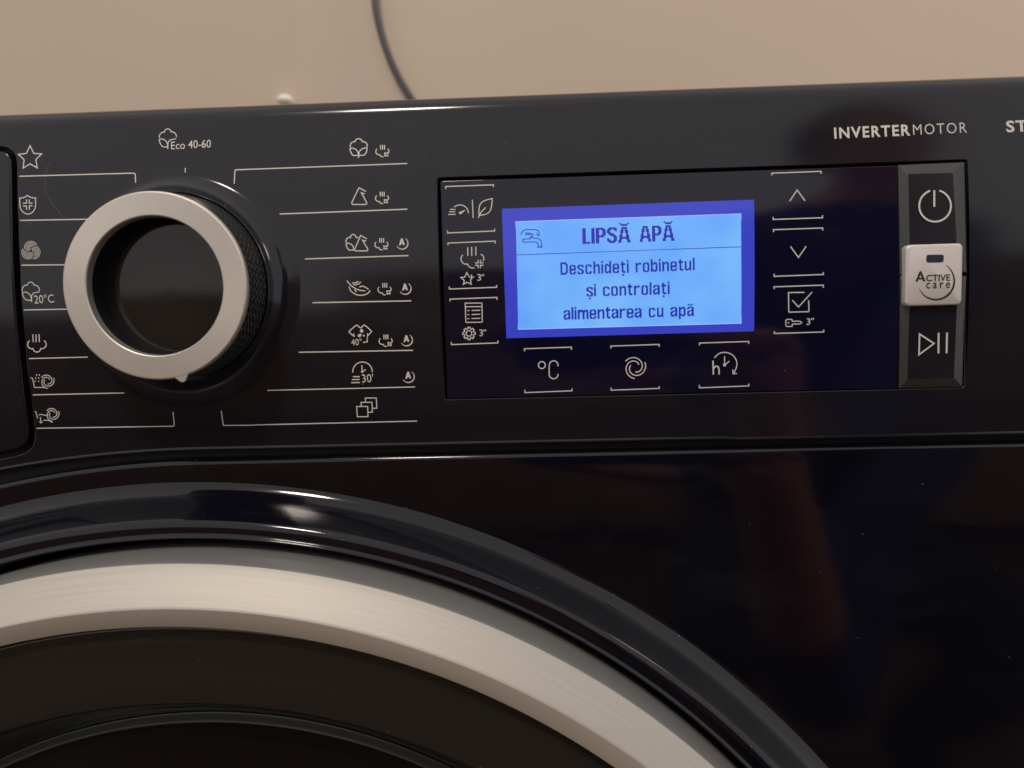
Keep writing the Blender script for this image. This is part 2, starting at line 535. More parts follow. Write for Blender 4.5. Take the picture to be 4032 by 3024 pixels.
obj('glass_rim', *fix(V, F), mat('grey_glass_rim', (0.10, 0.11, 0.095), 0.25), door, smooth=True, sharp=0, origin=door_o)  # grey base stands in for the glass edge's reflection
bowl = smooth_prof([(-2.5, -3.2), (-3.4, -2.6), (-5, 0), (-10, 5), (-22, 16), (-40, 32), (-70, 48), (-110, 58), (-150, 62), (-li[2] + 2, 63)], 2)
V, F = loft([circ(li[0], li[1], li[2] + d, y, NT) for d, y in bowl], cap1=True)
obj('door_glass', *fix(V, F), M['bowl'], door, smooth=True, sharp=0, origin=door_o)

# --- programme knob ---------------------------------------------------------
KX, KZ = -116.0, 12.35
def kring(lst, n=192, panel_blend=None):
    out = []
    for (r, h) in lst:
        ring = []
        for j in range(n):
            t = 2 * PI * j / n
            z = KZ + r * math.cos(t)
            ring.append((KX + r * math.sin(t), -h, z))
        out.append(ring)
    return out
col = [(40.5, -0.06), (37.6, 0.05), (35.4, 0.4), (33.7, 1.0), (32.4, 1.9), (31.4, 3.0), (30.75, 4.1), (30.4, 4.8), (30.15, 5.0), (30.02, 4.5), (30.0, -4)]
col = smooth_prof(col, 2)
n = 192
rings = []
for (r, h) in col:
    wgt = 1 if r > 36 else max(0.0, (r - 30) / 6)
    rings.append([(KX + r * math.sin(2 * PI * j / n), yf(KZ + r * math.cos(2 * PI * j / n)) * (0.25 + 0.75 * wgt) - h, KZ + r * math.cos(2 * PI * j / n)) for j in range(n)])
V, F = loft(rings)
obj('knob_collar', *fix(V, F), M['panel'], wm, smooth=True, sharp=0)
KO = (KX, -9, KZ)
sidep = [(29.7, -4), (29.6, 4.0), (29.2, 9.0), (28.75, 14.6), (28.6, 16.2)]
V, F = loft(kring(sidep))
uvs = [(j / 192 * 2 * PI * 29, h) for r, h in sidep for j in range(192)]
knob = obj('programme_knob', V, [q for q in F], M['knurl'], wm, smooth=True, sharp=0, uvs=uvs, origin=KO)
edge = [(28.6, 16.2), (28.55, 16.6), (28.2, 16.9)]
ringp = [(28.45, 16.0), (28.4, 17.2), (28.15, 17.75), (27.8, 18.0), (21.3, 18.0), (21.0, 17.75), (20.85, 17.0), (20.8, 15.0)]
V, F = loft(kring(ringp, 256))
uvs = [(j / 256 * 40.0, r / 50.0) for r, h in ringp for j in range(256)]
obj('knob_ring', V, F, M['knobring'], knob, smooth=True, sharp=28, uvs=uvs, origin=KO)
bore = [(20.85, 16.0), (20.9, 12), (20.95, 8.9), (20.95, 8.0)]
V, F = loft(kring(bore))
obj('knob_bore', *fix(V, F), mat('matte_black_bore', (0.006, 0.006, 0.007), 0.45), knob, smooth=True, sharp=40, origin=KO)
cap_ = [(20.93, 8.6), (20.9, 8.78), (20.6, 8.8), (18, 8.86), (10, 9.0), (0.5, 9.08)]
V, F = loft(kring(cap_), cap1=True)
obj('knob_cap', *fix(V, F), gloss('gloss_black_cap', (0.014, 0.0135, 0.013), 0.05, 0.003, 1200), knob, smooth=True, sharp=40, origin=KO)
# pointer: a small ridge at the rim, silver in front and black along the side
ta = math.radians(180 - 13.5)
ax = np.array([math.sin(ta), math.cos(ta)]); tx = np.array([math.cos(ta), -math.sin(ta)])
def kp(rr, tt, h):
    q = ax * rr + tx * tt
    return (KX + q[0], -h, KZ + q[1])
V, F = loft([[kp(27.4, -2.3, h), kp(28.3, -1.9, h), kp(29.0, -1.3, h), kp(29.75, -0.75, h), kp(30.0, 0, h), kp(29.75, 0.75, h), kp(29.0, 1.3, h), kp(28.3, 1.9, h), kp(27.4, 2.3, h)] for h in (16.9, 17.9)], cap0=True, cap1=True)
obj('pointer_tip', *fix(V, F), M['knobring'], knob)
V, F = loft([[kp(28.2, -1.6, h), kp(rr, -1.1, h), kp(rr + .25, 0, h), kp(rr, 1.1, h), kp(28.2, 1.6, h)] for h, rr in ((5.2, 29.8), (5.6, 30.0), (16.9, 29.6))], cap0=True, cap1=True)
obj('pointer_ridge', *fix(V, F), mat('grey_ridge', (0.05, 0.05, 0.05), 0.3), knob)

# --- touch panel, keys -------------------------------------------------------
tp_out = rounded_rect(TX0, TX1, TZ0, TZ1, 0.5, 3)
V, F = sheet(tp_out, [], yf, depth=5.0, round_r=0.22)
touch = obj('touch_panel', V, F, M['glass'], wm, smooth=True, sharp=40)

def key(name, outer, inner, h, m, r_in=0.5):
    """a key cap: outer outline (mm) at panel level, inner flat face h mm in front of it"""
    n = len(outer)
    ctr = np.mean(outer, axis=0)
    def lv(P_, off, k=1.0):
        return [(x, yf(z) - off, z) for x, z in P_]
    o2 = offset_poly(ccw(outer), 0.18); i0 = ccw(inner); i1 = offset_poly(i0, 0.18)
    rings = [[(x, yf(z) + 5, z) for x, z in ccw(outer)], lv(ccw(outer), -0.1), lv(o2, 0.06), lv(i0, h - 0.1), lv(i1, h)]
    V, F = loft(rings, cap1=True)
    V, F = fix(V, F)
    o = obj(name, V, F, [m, M['keyface']], wm, smooth=True, sharp=24)
    big = max(o.data.polygons, key=lambda q: len(q.vertices))
    big.material_index = 1
    return o
def rr4(q, r, n=4):
    """round the corners of a counter-clockwise quad"""
    out = []
    q = ccw(q)
    for i in range(4):
        a, b, c = np.array(q[i - 1]), np.array(q[i]), np.array(q[(i + 1) % 4])
        u = (a - b) / np.hypot(*(a - b)); w = (c - b) / np.hypot(*(c - b))
        p0, p1 = b + u * r, b + w * r
        for k in range(n + 1):
            t = k / n
            out.append(tuple(p0 * (1 - t) ** 2 + b * 2 * t * (1 - t) + p1 * t * t))
    return out
KH = 1.0
pk = key('power_key', rr4([(113.1, 44.3), (133.45, 44.5), (133.6, 10.15), (113.1, 10.0)], 0.2),
         rr4([(115.45, 41.4), (129.4, 41.3), (130.7, 10.6), (115.6, 10.5)], 0.5), KH, M['key'])
sk = key('start_key', rr4([(113.2, 8.95), (133.5, 9.15), (133.4, -25.75), (113.8, -25.8)], 0.2),
         rr4([(115.6, 8.5), (130.6, 8.6), (130.3, -22.9), (115.5, -23.0)], 0.5), KH, M['key'])
AH = 2.6
(AX0, AZ1), (AX1, AZ0) = on_plane(3569, 964, -AH), on_plane(3786, 1199, -AH)
V, F = [], []
rings = []
AZ0 -= 0.1; AX1 += 0.1
for off, y in ((0, 2.0), (0, -AH + 0.5), (0.15, -AH + 0.15), (0.5, -AH)):
    rr = rounded_rect(AX0 + off, AX1 - off, AZ0 + off, AZ1 - off, 1.5 - off * .5, 6)
    rings.append([(x, y, z) for x, z in rr])
V, F = loft(rings, cap1=True)
V, F = fix(V, F)
ak = obj('silver_key', V, F, M['silverkey'], wm, smooth=True, sharp=50, uvs=[(v[0] / 100, v[2] / 20) for v in V])

# --- print ---------------------------------------------------------------------
def tracer(ox, oy, f, off=0.0, plane=None):
    if plane is not None:
        return lambda x, y: on_plane(ox + x * f, oy + y * f, plane)
    return lambda x, y: on_panel(ox + x * f, oy + y * f, off)
K = 1000 / 2212
R1, R2, R3, R4, R5, R6, R7, R8, R9 = [tracer(ox, oy, K) for ox, oy in ((0, 400), (0, 1000), (800, 450), (900, 1000), (1700, 600), (1700, 950), (2300, 900), (3032, 400), (3032, 950))]
R8k, R9k = tracer(3032, 400, K, -KH - 0.05), tracer(3032, 950, K, -KH - 0.05)
R9a = tracer(3032, 950, K, plane=-AH - 0.06)
def arc3(a, b, c, n=14):
    (x1, y1), (x2, y2), (x3, y3) = a, b, c
    d = 2 * (x1 * (y2 - y3) + x2 * (y3 - y1) + x3 * (y1 - y2))
    ux = ((x1 * x1 + y1 * y1) * (y2 - y3) + (x2 * x2 + y2 * y2) * (y3 - y1) + (x3 * x3 + y3 * y3) * (y1 - y2)) / d
    uy = ((x1 * x1 + y1 * y1) * (x3 - x2) + (x2 * x2 + y2 * y2) * (x1 - x3) + (x3 * x3 + y3 * y3) * (x2 - x1)) / d
    r = math.hypot(x1 - ux, y1 - uy)
    a0, a1, a2 = [math.atan2(y - uy, x - ux) for x, y in (a, b, c)]
    m1 = (a1 - a0) % (2 * PI); m2 = (a2 - a0) % (2 * PI)
    if m1 > m2: m2 -= 2 * PI
    return [(ux + r * math.cos(a0 + m2 * i / n), uy + r * math.sin(a0 + m2 * i / n)) for i in range(n + 1)]
def arc(cx, cy, r, d0, d1, n=28, r1=None):
    r1 = r if r1 is None else r1
    return [(cx + (r + (r1 - r) * i / n) * math.cos(math.radians(d0 + (d1 - d0) * i / n)),
             cy + (r + (r1 - r) * i / n) * math.sin(math.radians(d0 + (d1 - d0) * i / n))) for i in range(n + 1)]
def smooth(pts, it=2, closed=False):
    for _ in range(it):
        q = []
        m_ = len(pts)
        rng = range(m_) if closed else range(m_ - 1)
        if not closed: q.append(pts[0])
        for i in rng:
            a, b = pts[i], pts[(i + 1) % m_]
            q.append((a[0] * .75 + b[0] * .25, a[1] * .75 + b[1] * .25)); q.append((a[0] * .25 + b[0] * .75, a[1] * .25 + b[1] * .75))
        if not closed: q.append(pts[-1])
        pts = q
    return pts
def ribbon(pts, w, closed=False):
    """a flat stroke along (X, Z) points, w mm wide (one width or one per point) -> 2D vertices and quads"""
    pts = [np.array(p, float) for p in pts]
    q = [pts[0]]
    for p_ in pts[1:]:
        if np.hypot(*(p_ - q[-1])) > 1e-5: q.append(p_)
    if closed and np.hypot(*(q[0] - q[-1])) < 1e-5: q.pop()
    pts = q
    n = len(pts)
    V, F = [], []
    for i in range(n):
        if closed: a, b = pts[i - 1], pts[(i + 1) % n]
        else: a, b = pts[max(0, i - 1)], pts[min(n - 1, i + 1)]
        d1 = pts[i] - a; d2 = b - pts[i]
        l1, l2 = np.hypot(*d1), np.hypot(*d2)
        if l1 < 1e-9: d1, l1 = d2, l2
        if l2 < 1e-9: d2, l2 = d1, l1
        n1 = np.array([-d1[1], d1[0]]) / l1; n2 = np.array([-d2[1], d2[0]]) / l2
        s = n1 + n2
        ss = np.dot(s, s)
        mit = s * 2 / ss if ss > 0.35 else s / max(1e-6, math.sqrt(ss)) * 1.7
        ww = (w[i] if isinstance(w, (list, tuple)) else w) / 2
        V += [tuple(pts[i] + mit * ww), tuple(pts[i] - mit * ww)]
    for i in range(n if closed else n - 1):
        k = (i + 1) % n
        F.append((2 * i, 2 * k, 2 * k + 1, 2 * i + 1))
    return V, F
def fill(pts):
    tri = tessellate_polygon([[Vector((x, z, 0)) for x, z in pts]])
    return list(pts), [tuple(t) for t in tri]
PX = 0.0817 * 1.03                        # one photo pixel on the panel, mm
def mark(name, T, strokes, parent, m=None, w=4.1, off=0.1, plane=None):
    """strokes: lists of traced points, or (points, width px), or ('fill', points), or (points, width, 'closed')"""
    V, F = [], []
    lift = 0.0
    for s in strokes:
        ww, closed = w, False
        if s[0] == 'fill':
            v, f = fill([T(*p) for p in s[1]])
        else:
            pts = s
            if isinstance(s, tuple):
                pts = s[0]
                if len(s) > 1 and s[1] is not None: ww = s[1]
                closed = len(s) > 2
            wm_ = [q * PX for q in ww] if isinstance(ww, (list, tuple)) else ww * PX
            v, f = ribbon([T(*p) for p in pts], wm_, closed)
        o = len(V)
        for x, z in v:
            V.append((x, (yf(z) if plane is None else plane) - off - lift, z))
        F += [tuple(i + o for i in q) for q in f]
        lift += 0.002
    V2, F2 = V, F
    # all faces look out of the panel
    FF = []
    for q in F2:
        a, b, c = [np.array(V2[i]) for i in q[:3]]
        nrm = np.cross(b - a, c - a)
        FF.append(q if nrm[1] < 0 else q[::-1])
    return obj(name, V2, FF, m or M['print'], parent)

BF = [bpy.data.curves.new('lettering', 'FONT')]
def text_mesh(s, spacing=1.0, embolden=0.0):
    cu = bpy.data.curves.new('lettering', 'FONT')
    cu.body = s; cu.size = 1; cu.space_character = spacing; cu.offset = embolden
    cu.resolution_u = 3
    o = bpy.data.objects.new('lettering', cu); C.objects.link(o)
    dg = bpy.context.evaluated_depsgraph_get(); dg.update()
    me = o.evaluated_get(dg).to_mesh()
    V = [(v.co.x, v.co.y) for v in me.vertices]; F = [tuple(p.vertices) for p in me.polygons]
    o.evaluated_get(dg).to_mesh_clear()
    bpy.data.objects.remove(o); bpy.data.curves.remove(cu)
    return V, F
def text(name, s, T, p0, p1, top, parent, m=None, spacing=1.0, embolden=0.0, cap=None, off=0.1, plane=None):
    """lettering fitted between traced base-line ends p0, p1; top = traced height of the capitals above p0"""
    V, F = text_mesh(s, spacing, embolden)
    xs_ = [v[0] for v in V]
    x0, x1 = min(xs_), max(xs_)
    ch = max(v[1] for v in text_mesh('a' if cap else 'E')[0])
    a, b, c = np.array(T(*p0)), np.array(T(*p1)), np.array(T(*top))
    u = (b - a) / (x1 - x0)
    un = (b - a) / np.hypot(*(b - a))
    vn = np.array([-un[1], un[0]])
    hgt = np.dot(c - a, vn) / ch
    out = []
    for x, y in V:
        q = a + u * (x - x0) + vn * hgt * y
        out.append((q[0], (yf(q[1]) if plane is None else plane) - off, q[1]))
    FF = []
    for q in F:
        p, r, t = [np.array(out[i]) for i in q[:3]]
        FF.append(q if np.cross(r - p, t - p)[1] < 0 else q[::-1])
    return obj(name, out, FF, m or M['print'], parent)

# ---- left programmes
mark('star_symbol', R1, [([(263, 385), (297, 452), (365, 456), (314, 505), (326, 578), (263, 543), (203, 580), (212, 507), (163, 460), (232, 452)], None, 'c')], cp)
shield = arc3((240, 817), (272, 835), (312, 838)) + [(312, 905)] + arc3((311, 915), (290, 958), (245, 981)) + arc3((245, 981), (196, 955), (175, 905)) + [(173, 840)] + arc3((173, 840), (212, 835), (240, 817))
mark('shield_symbol', R1, [(shield, None, 'c'), [(233, 852), (233, 885), (202, 885)], [(256, 852), (256, 885), (285, 885)], [(202, 910), (233, 910), (233, 942)], [(285, 908), (257, 908), (257, 942)]], cp, w=3.8)
wool = []
for g in range(3):                                       # three banks of five bands sweeping round the corners of a skein
    a0 = -90 + 120 * g
    px_, py_ = 272 + 26 * math.cos(math.radians(a0)), 1300 + 26 * math.sin(math.radians(a0))
    for k in range(5):
        run = []
        for q in arc(px_, py_, 12 + 11.4 * k, a0 - 180, a0 + 180, 72):
            rr = math.hypot(q[0] - 272, q[1] - 1300)
            an = (math.degrees(math.atan2(q[1] - 1300, q[0] - 272)) - a0 + 0.75 * (84 - rr) + 180) % 360 - 180
            if abs(an) < 58 and rr > 9: run.append(q)
            else:
                if len(run) > 2: wool.append((run, 2.1))
                run = []
        if len(run) > 2: wool.append((run, 2.1))
mark('wool_symbol', R1, wool, cp)
def cotton_puff(l, t, r):
    return [arc3(*l) + arc3(*t)[1:] + arc3(*r)[1:]]
mark('cotton_symbol', R1, cotton_puff(((1392, 318), (1399, 280), (1433, 268)), ((1433, 268), (1462, 238), (1492, 265)), ((1492, 265), (1528, 278), (1536, 312)))
     + [(arc3((1388, 330), (1440, 338), (1460, 372)) + [(1462, 398), (1420, 394)] + arc3((1418, 394), (1399, 368), (1388, 330)), None, 'c'),
        [(1535, 325), (1497, 331)] + arc3((1490, 333), (1470, 350), (1464, 380)) + [(1463, 415)]], cp, w=3.6)
text('programme_lettering', 'Eco', R1, (1491, 416), (1612, 412), (1491, 350), cp)
text('degrees_lettering', '40-60', R1, (1640, 407), (1838, 400), (1640, 340), cp, embolden=0.004)
mark('dial_tick', R1, [([(1615, 578), (1615, 630)], 3.6)], cp)
mark('programme_line', R1, [[(170, 651), (1150, 624)] + arc3((1158, 624), (1175, 629), (1180, 642), 6) + [(1184, 745)]], cp, w=4.3)
mark('programme_line', R1, [[(178, 1035), (790, 1024.5)]], cp, w=4.3)
mark('programme_line', R1, [[(190, 1425), (600, 1421)]], cp, w=4.3)
mark('cotton_symbol', R2, cotton_puff(((198, 325), (206, 284), (240, 272)), ((240, 272), (268, 246), (297, 272)), ((297, 272), (334, 286), (344, 325)))
     + [(arc3((198, 337), (252, 344), (272, 375)) + [(276, 405), (232, 401)] + arc3((228, 400), (208, 375), (198, 337)), None, 'c'),
        [(345, 331), (310, 336)] + arc3((302, 338), (284, 352), (278, 385)) + [(278, 420)]], cp, w=3.6)
text('degrees_lettering', '20°C', R2, (302, 432), (474, 422), (302, 362), cp)
mark('programme_line', R2, [[(209, 488), (600, 480)]], cp, w=4.3)
mark('steam_symbol', R2, [[(287, 700), (292, 768)], [(315, 700), (317, 768)], [(342, 698), (345, 768)],
     arc3((262, 755), (244, 800), (290, 824)) + arc3((290, 824), (328, 854), (357, 823))[1:] + arc3((357, 823), (402, 800), (385, 755))[1:]], cp)
mark('programme_line', R2, [[(253, 911), (765, 898)]], cp, w=4.3)
def spiral(cx, cy, R, r):
    return [arc(cx, cy, R, a, a + 235, 30, r) for a in (212, 332, 92)]
mark('rinse_symbol', R2, [[(268, 1078), (284, 1082), (302, 1162), (385, 1162), (418, 1172)], [(322, 1047), (318, 1062)], [(313, 1075), (312, 1088)], [(308, 1102), (307, 1114)],
     [(342, 1047), (347, 1062)], [(338, 1075), (339, 1088)], [(336, 1102), (340, 1114)]] + spiral(415, 1108, 62, 24), cp, w=3.3)
mark('programme_line', R2, [[(287, 1227), (1085, 1210)]], cp, w=4.3)
mark('drain_symbol', R2, [[(305, 1370), (314, 1374), (330, 1432)], smooth([(340, 1402), (360, 1395), (385, 1405), (420, 1405)]), [(353, 1420), (358, 1465)], [(344, 1458), (358, 1471), (372, 1460)],
     [(378, 1447), (425, 1449), (460, 1467)]] + spiral(460, 1397, 60, 23), cp, w=3.3)
mark('programme_line', R2, [[(321, 1518), (1500, 1500)] + arc3((1505, 1500), (1516, 1495), (1519, 1483), 6) + [(1508, 1375)]], cp, w=4.0)
# ---- right programmes
mark('programme_line', R3, [[(271, 605), (277, 505)] + arc3((277.5, 498), (281, 487), (294, 484), 6) + [(1778, 429)]], cp, w=4.3)
def steam_small(dx, dy):
    s = [([(x + dx, 268 + dy), (x + dx, 308 + dy)], 4.0) for x in (1546, 1563, 1580)]
    s += [(arc3((1515 + dx, 302 + dy), (1506 + dx, 335 + dy), (1540 + dx, 353 + dy)) + arc3((1540 + dx, 353 + dy), (1550 + dx, 367 + dy), (1571 + dx, 370 + dy))[1:], 3.8),
          (arc3((1607 + dx, 302 + dy), (1617 + dx, 316 + dy), (1615 + dx, 337 + dy)), 3.8)]
    for sx in (-1, 1):
        for sy in (-1, 1):
            c = (1595 + dx + sx * 10, 350 + dy + sy * 10)
            s.append(('fill', arc(c[0], c[1], 8.8, 0, 330, 11)))
    return s
for nm, d in (('row', (0, 0)), ('row', (-3, 407)), ('row', (-8, 810)), ('row', (19, 1202)), ('row', (29, 1651))):
    mark('steam_refresh_symbol', R3, steam_small(*d), cp)
mark('cotton_symbol', R3, cotton_puff(((1284, 285), (1291, 250), (1322, 240)), ((1322, 240), (1355, 213), (1388, 240)), ((1388, 240), (1422, 252), (1427, 285)))
     + [(arc3((1280, 297), (1325, 304), (1350, 332)) + [(1352, 358), (1310, 360)] + arc3((1306, 359), (1289, 335), (1280, 297)), None, 'c'),
        (arc3((1428, 294), (1385, 302), (1359, 332)) + [(1356, 358), (1400, 358)] + arc3((1402, 357), (1419, 335), (1428, 294)), None, 'c'), [(1354, 340), (1354, 381)]], cp)
mark('synthetics_symbol', R3, [[(1418, 672), (1357, 641), (1298, 762)] + arc3((1297, 766), (1299, 782), (1310, 786), 6) + [(1412, 786)] + arc3((1414, 786), (1424, 779), (1422, 764), 6) + [(1379, 685), (1408, 694)]], cp)
mark('programme_line', R3, [[(667, 869), (1778, 827)]], cp, w=4.6)
mark('mixed_symbol', R3, [arc3((1247, 1118), (1254, 1082), (1285, 1074)) + arc3((1285, 1074), (1306, 1047), (1330, 1070))[1:] + [(1335, 1074), (1352, 1073)],
     (arc3((1246, 1126), (1286, 1130), (1308, 1155)) + [(1311, 1183), (1272, 1183)] + arc3((1270, 1182), (1254, 1160), (1246, 1126)), None, 'c'),
     [(1427, 1086), (1372, 1055), (1323, 1170)] + arc3((1322, 1174), (1324, 1187), (1335, 1190), 6) + [(1422, 1190)] + arc3((1425, 1190), (1434, 1182), (1431, 1168), 6) + [(1388, 1096), (1420, 1106)]], cp)
def auto_symbol(dx, dy):
    cx, cy = 1733 + dx, 1123 + dy
    a = arc(cx, cy + 1, 51, -58, 152, 36)
    ww = [1.6 + 3.0 * math.sin(PI * min(1, max(0, i / 36))) for i in range(37)]
    return [([(1713 + dx, 1141 + dy), (1730 + dx, 1083 + dy)], 6.2), ([(1730 + dx, 1083 + dy), (1750 + dx, 1139 + dy)], 6.2), ([(1719 + dx, 1123 + dy), (1744 + dx, 1122 + dy)], 5.0), (a, ww)]
for d in ((0, 0), (27, 393), (39, 842), (55, 1161)):
    mark('auto_dose_symbol', R3, auto_symbol(*d), cp)
mark('programme_line', R3, [[(888, 1260), (1788, 1231)]], cp, w=4.6)
mark('feather_symbol', R3, [smooth([(1252, 1450), (1290, 1495), (1330, 1520), (1370, 1535), (1412, 1538)]), smooth([(1272, 1500), (1284, 1542), (1335, 1574), (1390, 1578), (1435, 1562), (1455, 1535)]),
     smooth([(1297, 1470), (1330, 1468), (1352, 1455)]), smooth([(1310, 1488), (1350, 1480), (1374, 1462)]), smooth([(1362, 1505), (1390, 1494), (1420, 1510), (1440, 1525)]), [(1320, 1525), (1333, 1549)]], cp)
mark('programme_line', R3, [[(953, 1641), (1813, 1625)]], cp, w=4.6)
mark('shirt_symbol', R4, [[(1096, 722), (1091, 695), (1084, 712), (1048, 677)] + smooth([(1048, 677), (1105, 624), (1124, 619), (1140, 641), (1160, 641), (1174, 619), (1192, 622), (1247, 674)], 1)[1:]
     + [(1215, 711), (1209, 692), (1208, 765), (1172, 771)], ('fill', arc(1160, 671, 15, 0, 340, 14)), ('fill', arc(1158, 660, 9, 0, 340, 12)), ('fill', arc(1140, 711, 14, 0, 340, 14)), ('fill', arc(1150, 704, 9, 0, 340, 12)), ('fill', arc(1178, 711, 8, 0, 330, 10))], cp)
text('degrees_lettering', '40°', R4, (1070, 796), (1162, 792), (1070, 742), cp)
mark('programme_line', R4, [[(613, 856), (1607, 839)]], cp, w=4.4)
mark('rapid_symbol', R4, [arc3((1082, 1032), (1165, 941), (1252, 1028), 30), [(1161, 968), (1165, 1020)], [(1165, 1026), (1196, 1007)], ('fill', arc(1165, 1025, 11, 0, 340, 14)),
     [(1083, 1069), (1142, 1068)], [(1075, 1094), (1142, 1093)], [(1068, 1121), (1144, 1119)]], cp)
text('minutes_lettering', "30'", R4, (1164, 1119), (1262, 1115), (1164, 1050), cp)
mark('programme_line', R4, [[(337, 1188), (1625, 1158)]], cp, w=4.2)
mark('squares_symbol', R4, [([(1116, 1328), (1212, 1328), (1215, 1416), (1122, 1417)], None, 'c'), [(1157, 1326), (1155, 1292), (1250, 1292), (1253, 1378), (1218, 1378)], [(1194, 1290), (1192, 1254), (1287, 1254), (1292, 1343), (1255, 1344)]], cp, w=3.8)
mark('programme_line', R2, [[(1928, 1365), (1944, 1478)] + arc3((1945, 1482), (1949, 1491), (1960, 1493), 6) + [(2212, 1491)]] , cp, w=4.0)
mark('programme_line', R4, [[(221, 1489), (1643, 1455)]], cp, w=4.0)
# ---- maker's wording at the top right
text('bold_lettering', 'INVERTER', R8, (560, 321), (1222, 293), (560, 230), cp, spacing=1.18, embolden=0.024)
text('light_lettering', 'MOTOR', R8, (1247, 291), (1713, 272), (1247, 200), cp, spacing=1.2, embolden=-0.008)
text('bold_lettering', 'ST', R8, (2058, 265), (2242, 257), (2058, 172), cp, spacing=1.12, embolden=0.024)
# ---- a long scratch and a hair on the panel
mark('scratch', R1, [(smooth([(432, 540), (405, 600), (395, 680), (395, 790), (430, 840), (470, 915), (515, 950), (540, 1005)]), 1.1)], cp, m=mat('pale_scratch', (0.19, 0.175, 0.165), 0.6))

# ---- touch panel symbols
def brackets(T, a, b, c, d, top=True):
    return mark('key_bracket', T, [[a, b, c, d]], touch, w=4.0)
brackets(R5, (123, 320), (122, 298), (537, 283), (537, 304)); brackets(R5, (137, 681), (138, 702), (548, 685), (547, 666))
brackets(R5, (142, 808), (141, 790), (552, 773), (552, 794)); brackets(R5, (154, 1168), (154, 1190), (565, 1175), (565, 1155))
brackets(R5, (160, 1297), (159, 1278), (568, 1263), (568, 1283)); brackets(R6, (171, 877), (171, 900), (577, 885), (577, 864))
brackets(R6, (808, 957), (807, 936), (1217, 922), (1217, 944)); brackets(R6, (811, 1293), (812, 1318), (1222, 1302), (1222, 1281))
brackets(R6, (1560, 933), (1560, 913), (1980, 898), (1980, 919)); brackets(R6, (1561, 1273), (1562, 1297), (1981, 1281), (1981, 1262))
brackets(R7, (1004, 1018), (1004, 997), (1433, 983), (1433, 1004)); brackets(R7, (1004, 1362), (1004, 1387), (1433, 1370), (1433, 1350))
brackets(R8, (16, 643), (15, 624), (443, 608), (443, 630)); brackets(R8, (27, 1005), (27, 1027), (456, 1012), (456, 990))
brackets(R8, (30, 1136), (29, 1116), (458, 1101), (458, 1122)); brackets(R8, (35, 1500), (35, 1522), (463, 1506), (463, 1486))
brackets(R9, (35, 416), (35, 397), (463, 382), (463, 404)); brackets(R9, (37, 782), (37, 803), (467, 790), (467, 769))
mark('speed_symbol', R5, [[(160, 497), (206, 497)], [(152, 518), (206, 517)], [(143, 541), (208, 540)], arc3((195, 478), (283, 468), (320, 530), 24), ('fill', [(236, 522), (238, 534), (246, 539), (256, 536), (292, 507), (286, 503)])], touch, w=3.6)
mark('divider_line', R5, [[(354, 412), (361, 572)]], touch, w=3.6)
mark('leaf_symbol', R5, [(smooth([(527, 402), (450, 422), (418, 455), (410, 500), (412, 550)], 2) + smooth([(412, 550), (478, 540), (512, 510), (524, 455), (527, 402)], 2)[1:-1], None, 'c'), [(470, 480), (432, 518), (405, 571)]], touch, w=3.8)
def cross_corners(x, y, g, l):
    return [[(x - g, y - g - l), (x - g, y - g), (x - g - l, y - g)], [(x + g, y - g - l), (x + g, y - g), (x + g + l, y - g)], [(x - g - l, y + g), (x - g, y + g), (x - g, y + g + l)], [(x + g + l, y + g), (x + g, y + g), (x + g, y + g + l)]]
mark('steam_care_symbol', R5, [[(313, 825), (315, 902)], [(348, 823), (349, 902)], [(384, 822), (384, 900)], arc3((272, 893), (258, 945), (312, 972)) + arc3((312, 972), (332, 1000), (372, 1005))[1:], arc3((426, 888), (452, 912), (446, 946))] + cross_corners(414, 973, 10, 26), touch, w=3.8)
mark('star_plus_symbol', R5, [[(326, 1080), (305, 1047), (288, 1086), (254, 1091), (284, 1115), (276, 1149), (308, 1131), (344, 1148), (337, 1106)], [(325, 1088), (369, 1085)], [(346, 1065), (348, 1109)]], touch, w=3.8)
def sec3(T, p0, p1, top, q):
    text('seconds_lettering', '3', T, p0, p1, top, touch)
    mark('seconds_mark', T, [[(q[0], q[1]), (q[0] - 4, q[1] + 16)], [(q[0] + 14, q[1] - 1), (q[0] + 10, q[1] + 15)]], touch, w=3.4)
sec3(R5, (397, 1118), (430, 1117), (397, 1061), (440, 1062)); sec3(R5, (415, 1601), (447, 1600), (415, 1543), (457, 1543)); sec3(R9, (316, 728), (350, 727), (316, 671), (364, 669))
mark('list_symbol', R5, [([(292, 1313), (437, 1312), (440, 1468)] + arc3((440, 1470), (438, 1477), (430, 1479), 5) + [(308, 1481)] + arc3((306, 1481), (299, 1478), (297, 1469), 5), None, 'c'), [(293, 1345), (438, 1343)]]
     + [[(312, y), (328, y)] for y in (1378, 1413, 1448)] + [[(347, y - 1), (423, y - 3)] for y in (1378, 1413, 1448)], touch, w=3.6)
gear = []
for k in range(8):
    a = k * 45 - 90
    for da, rr in ((-14, 42), (-10, 55), (10, 55), (14, 42)):
        gear.append((325 + rr * math.cos(math.radians(a + da)), 1577 + rr * math.sin(math.radians(a + da))))
mark('gear_symbol', R5, [(gear, None, 'c'), (arc(325, 1577, 24, 0, 345, 23), None, 'c')], touch, w=3.7)
mark('celsius_symbol', R6, [(arc(959, 1078, 30, 0, 345, 23), None, 'c'), [(1099, 1088), (1099, 1070)] + arc3((1098, 1066), (1062, 1041), (1026, 1066)) + [(1022, 1090), (1023, 1165)] + arc3((1025, 1172), (1062, 1197), (1099, 1170)) + [(1100, 1155)]], touch, w=4.2)
mark('spin_symbol', R6, spiral(1770, 1098, 98, 40), touch, w=3.9)
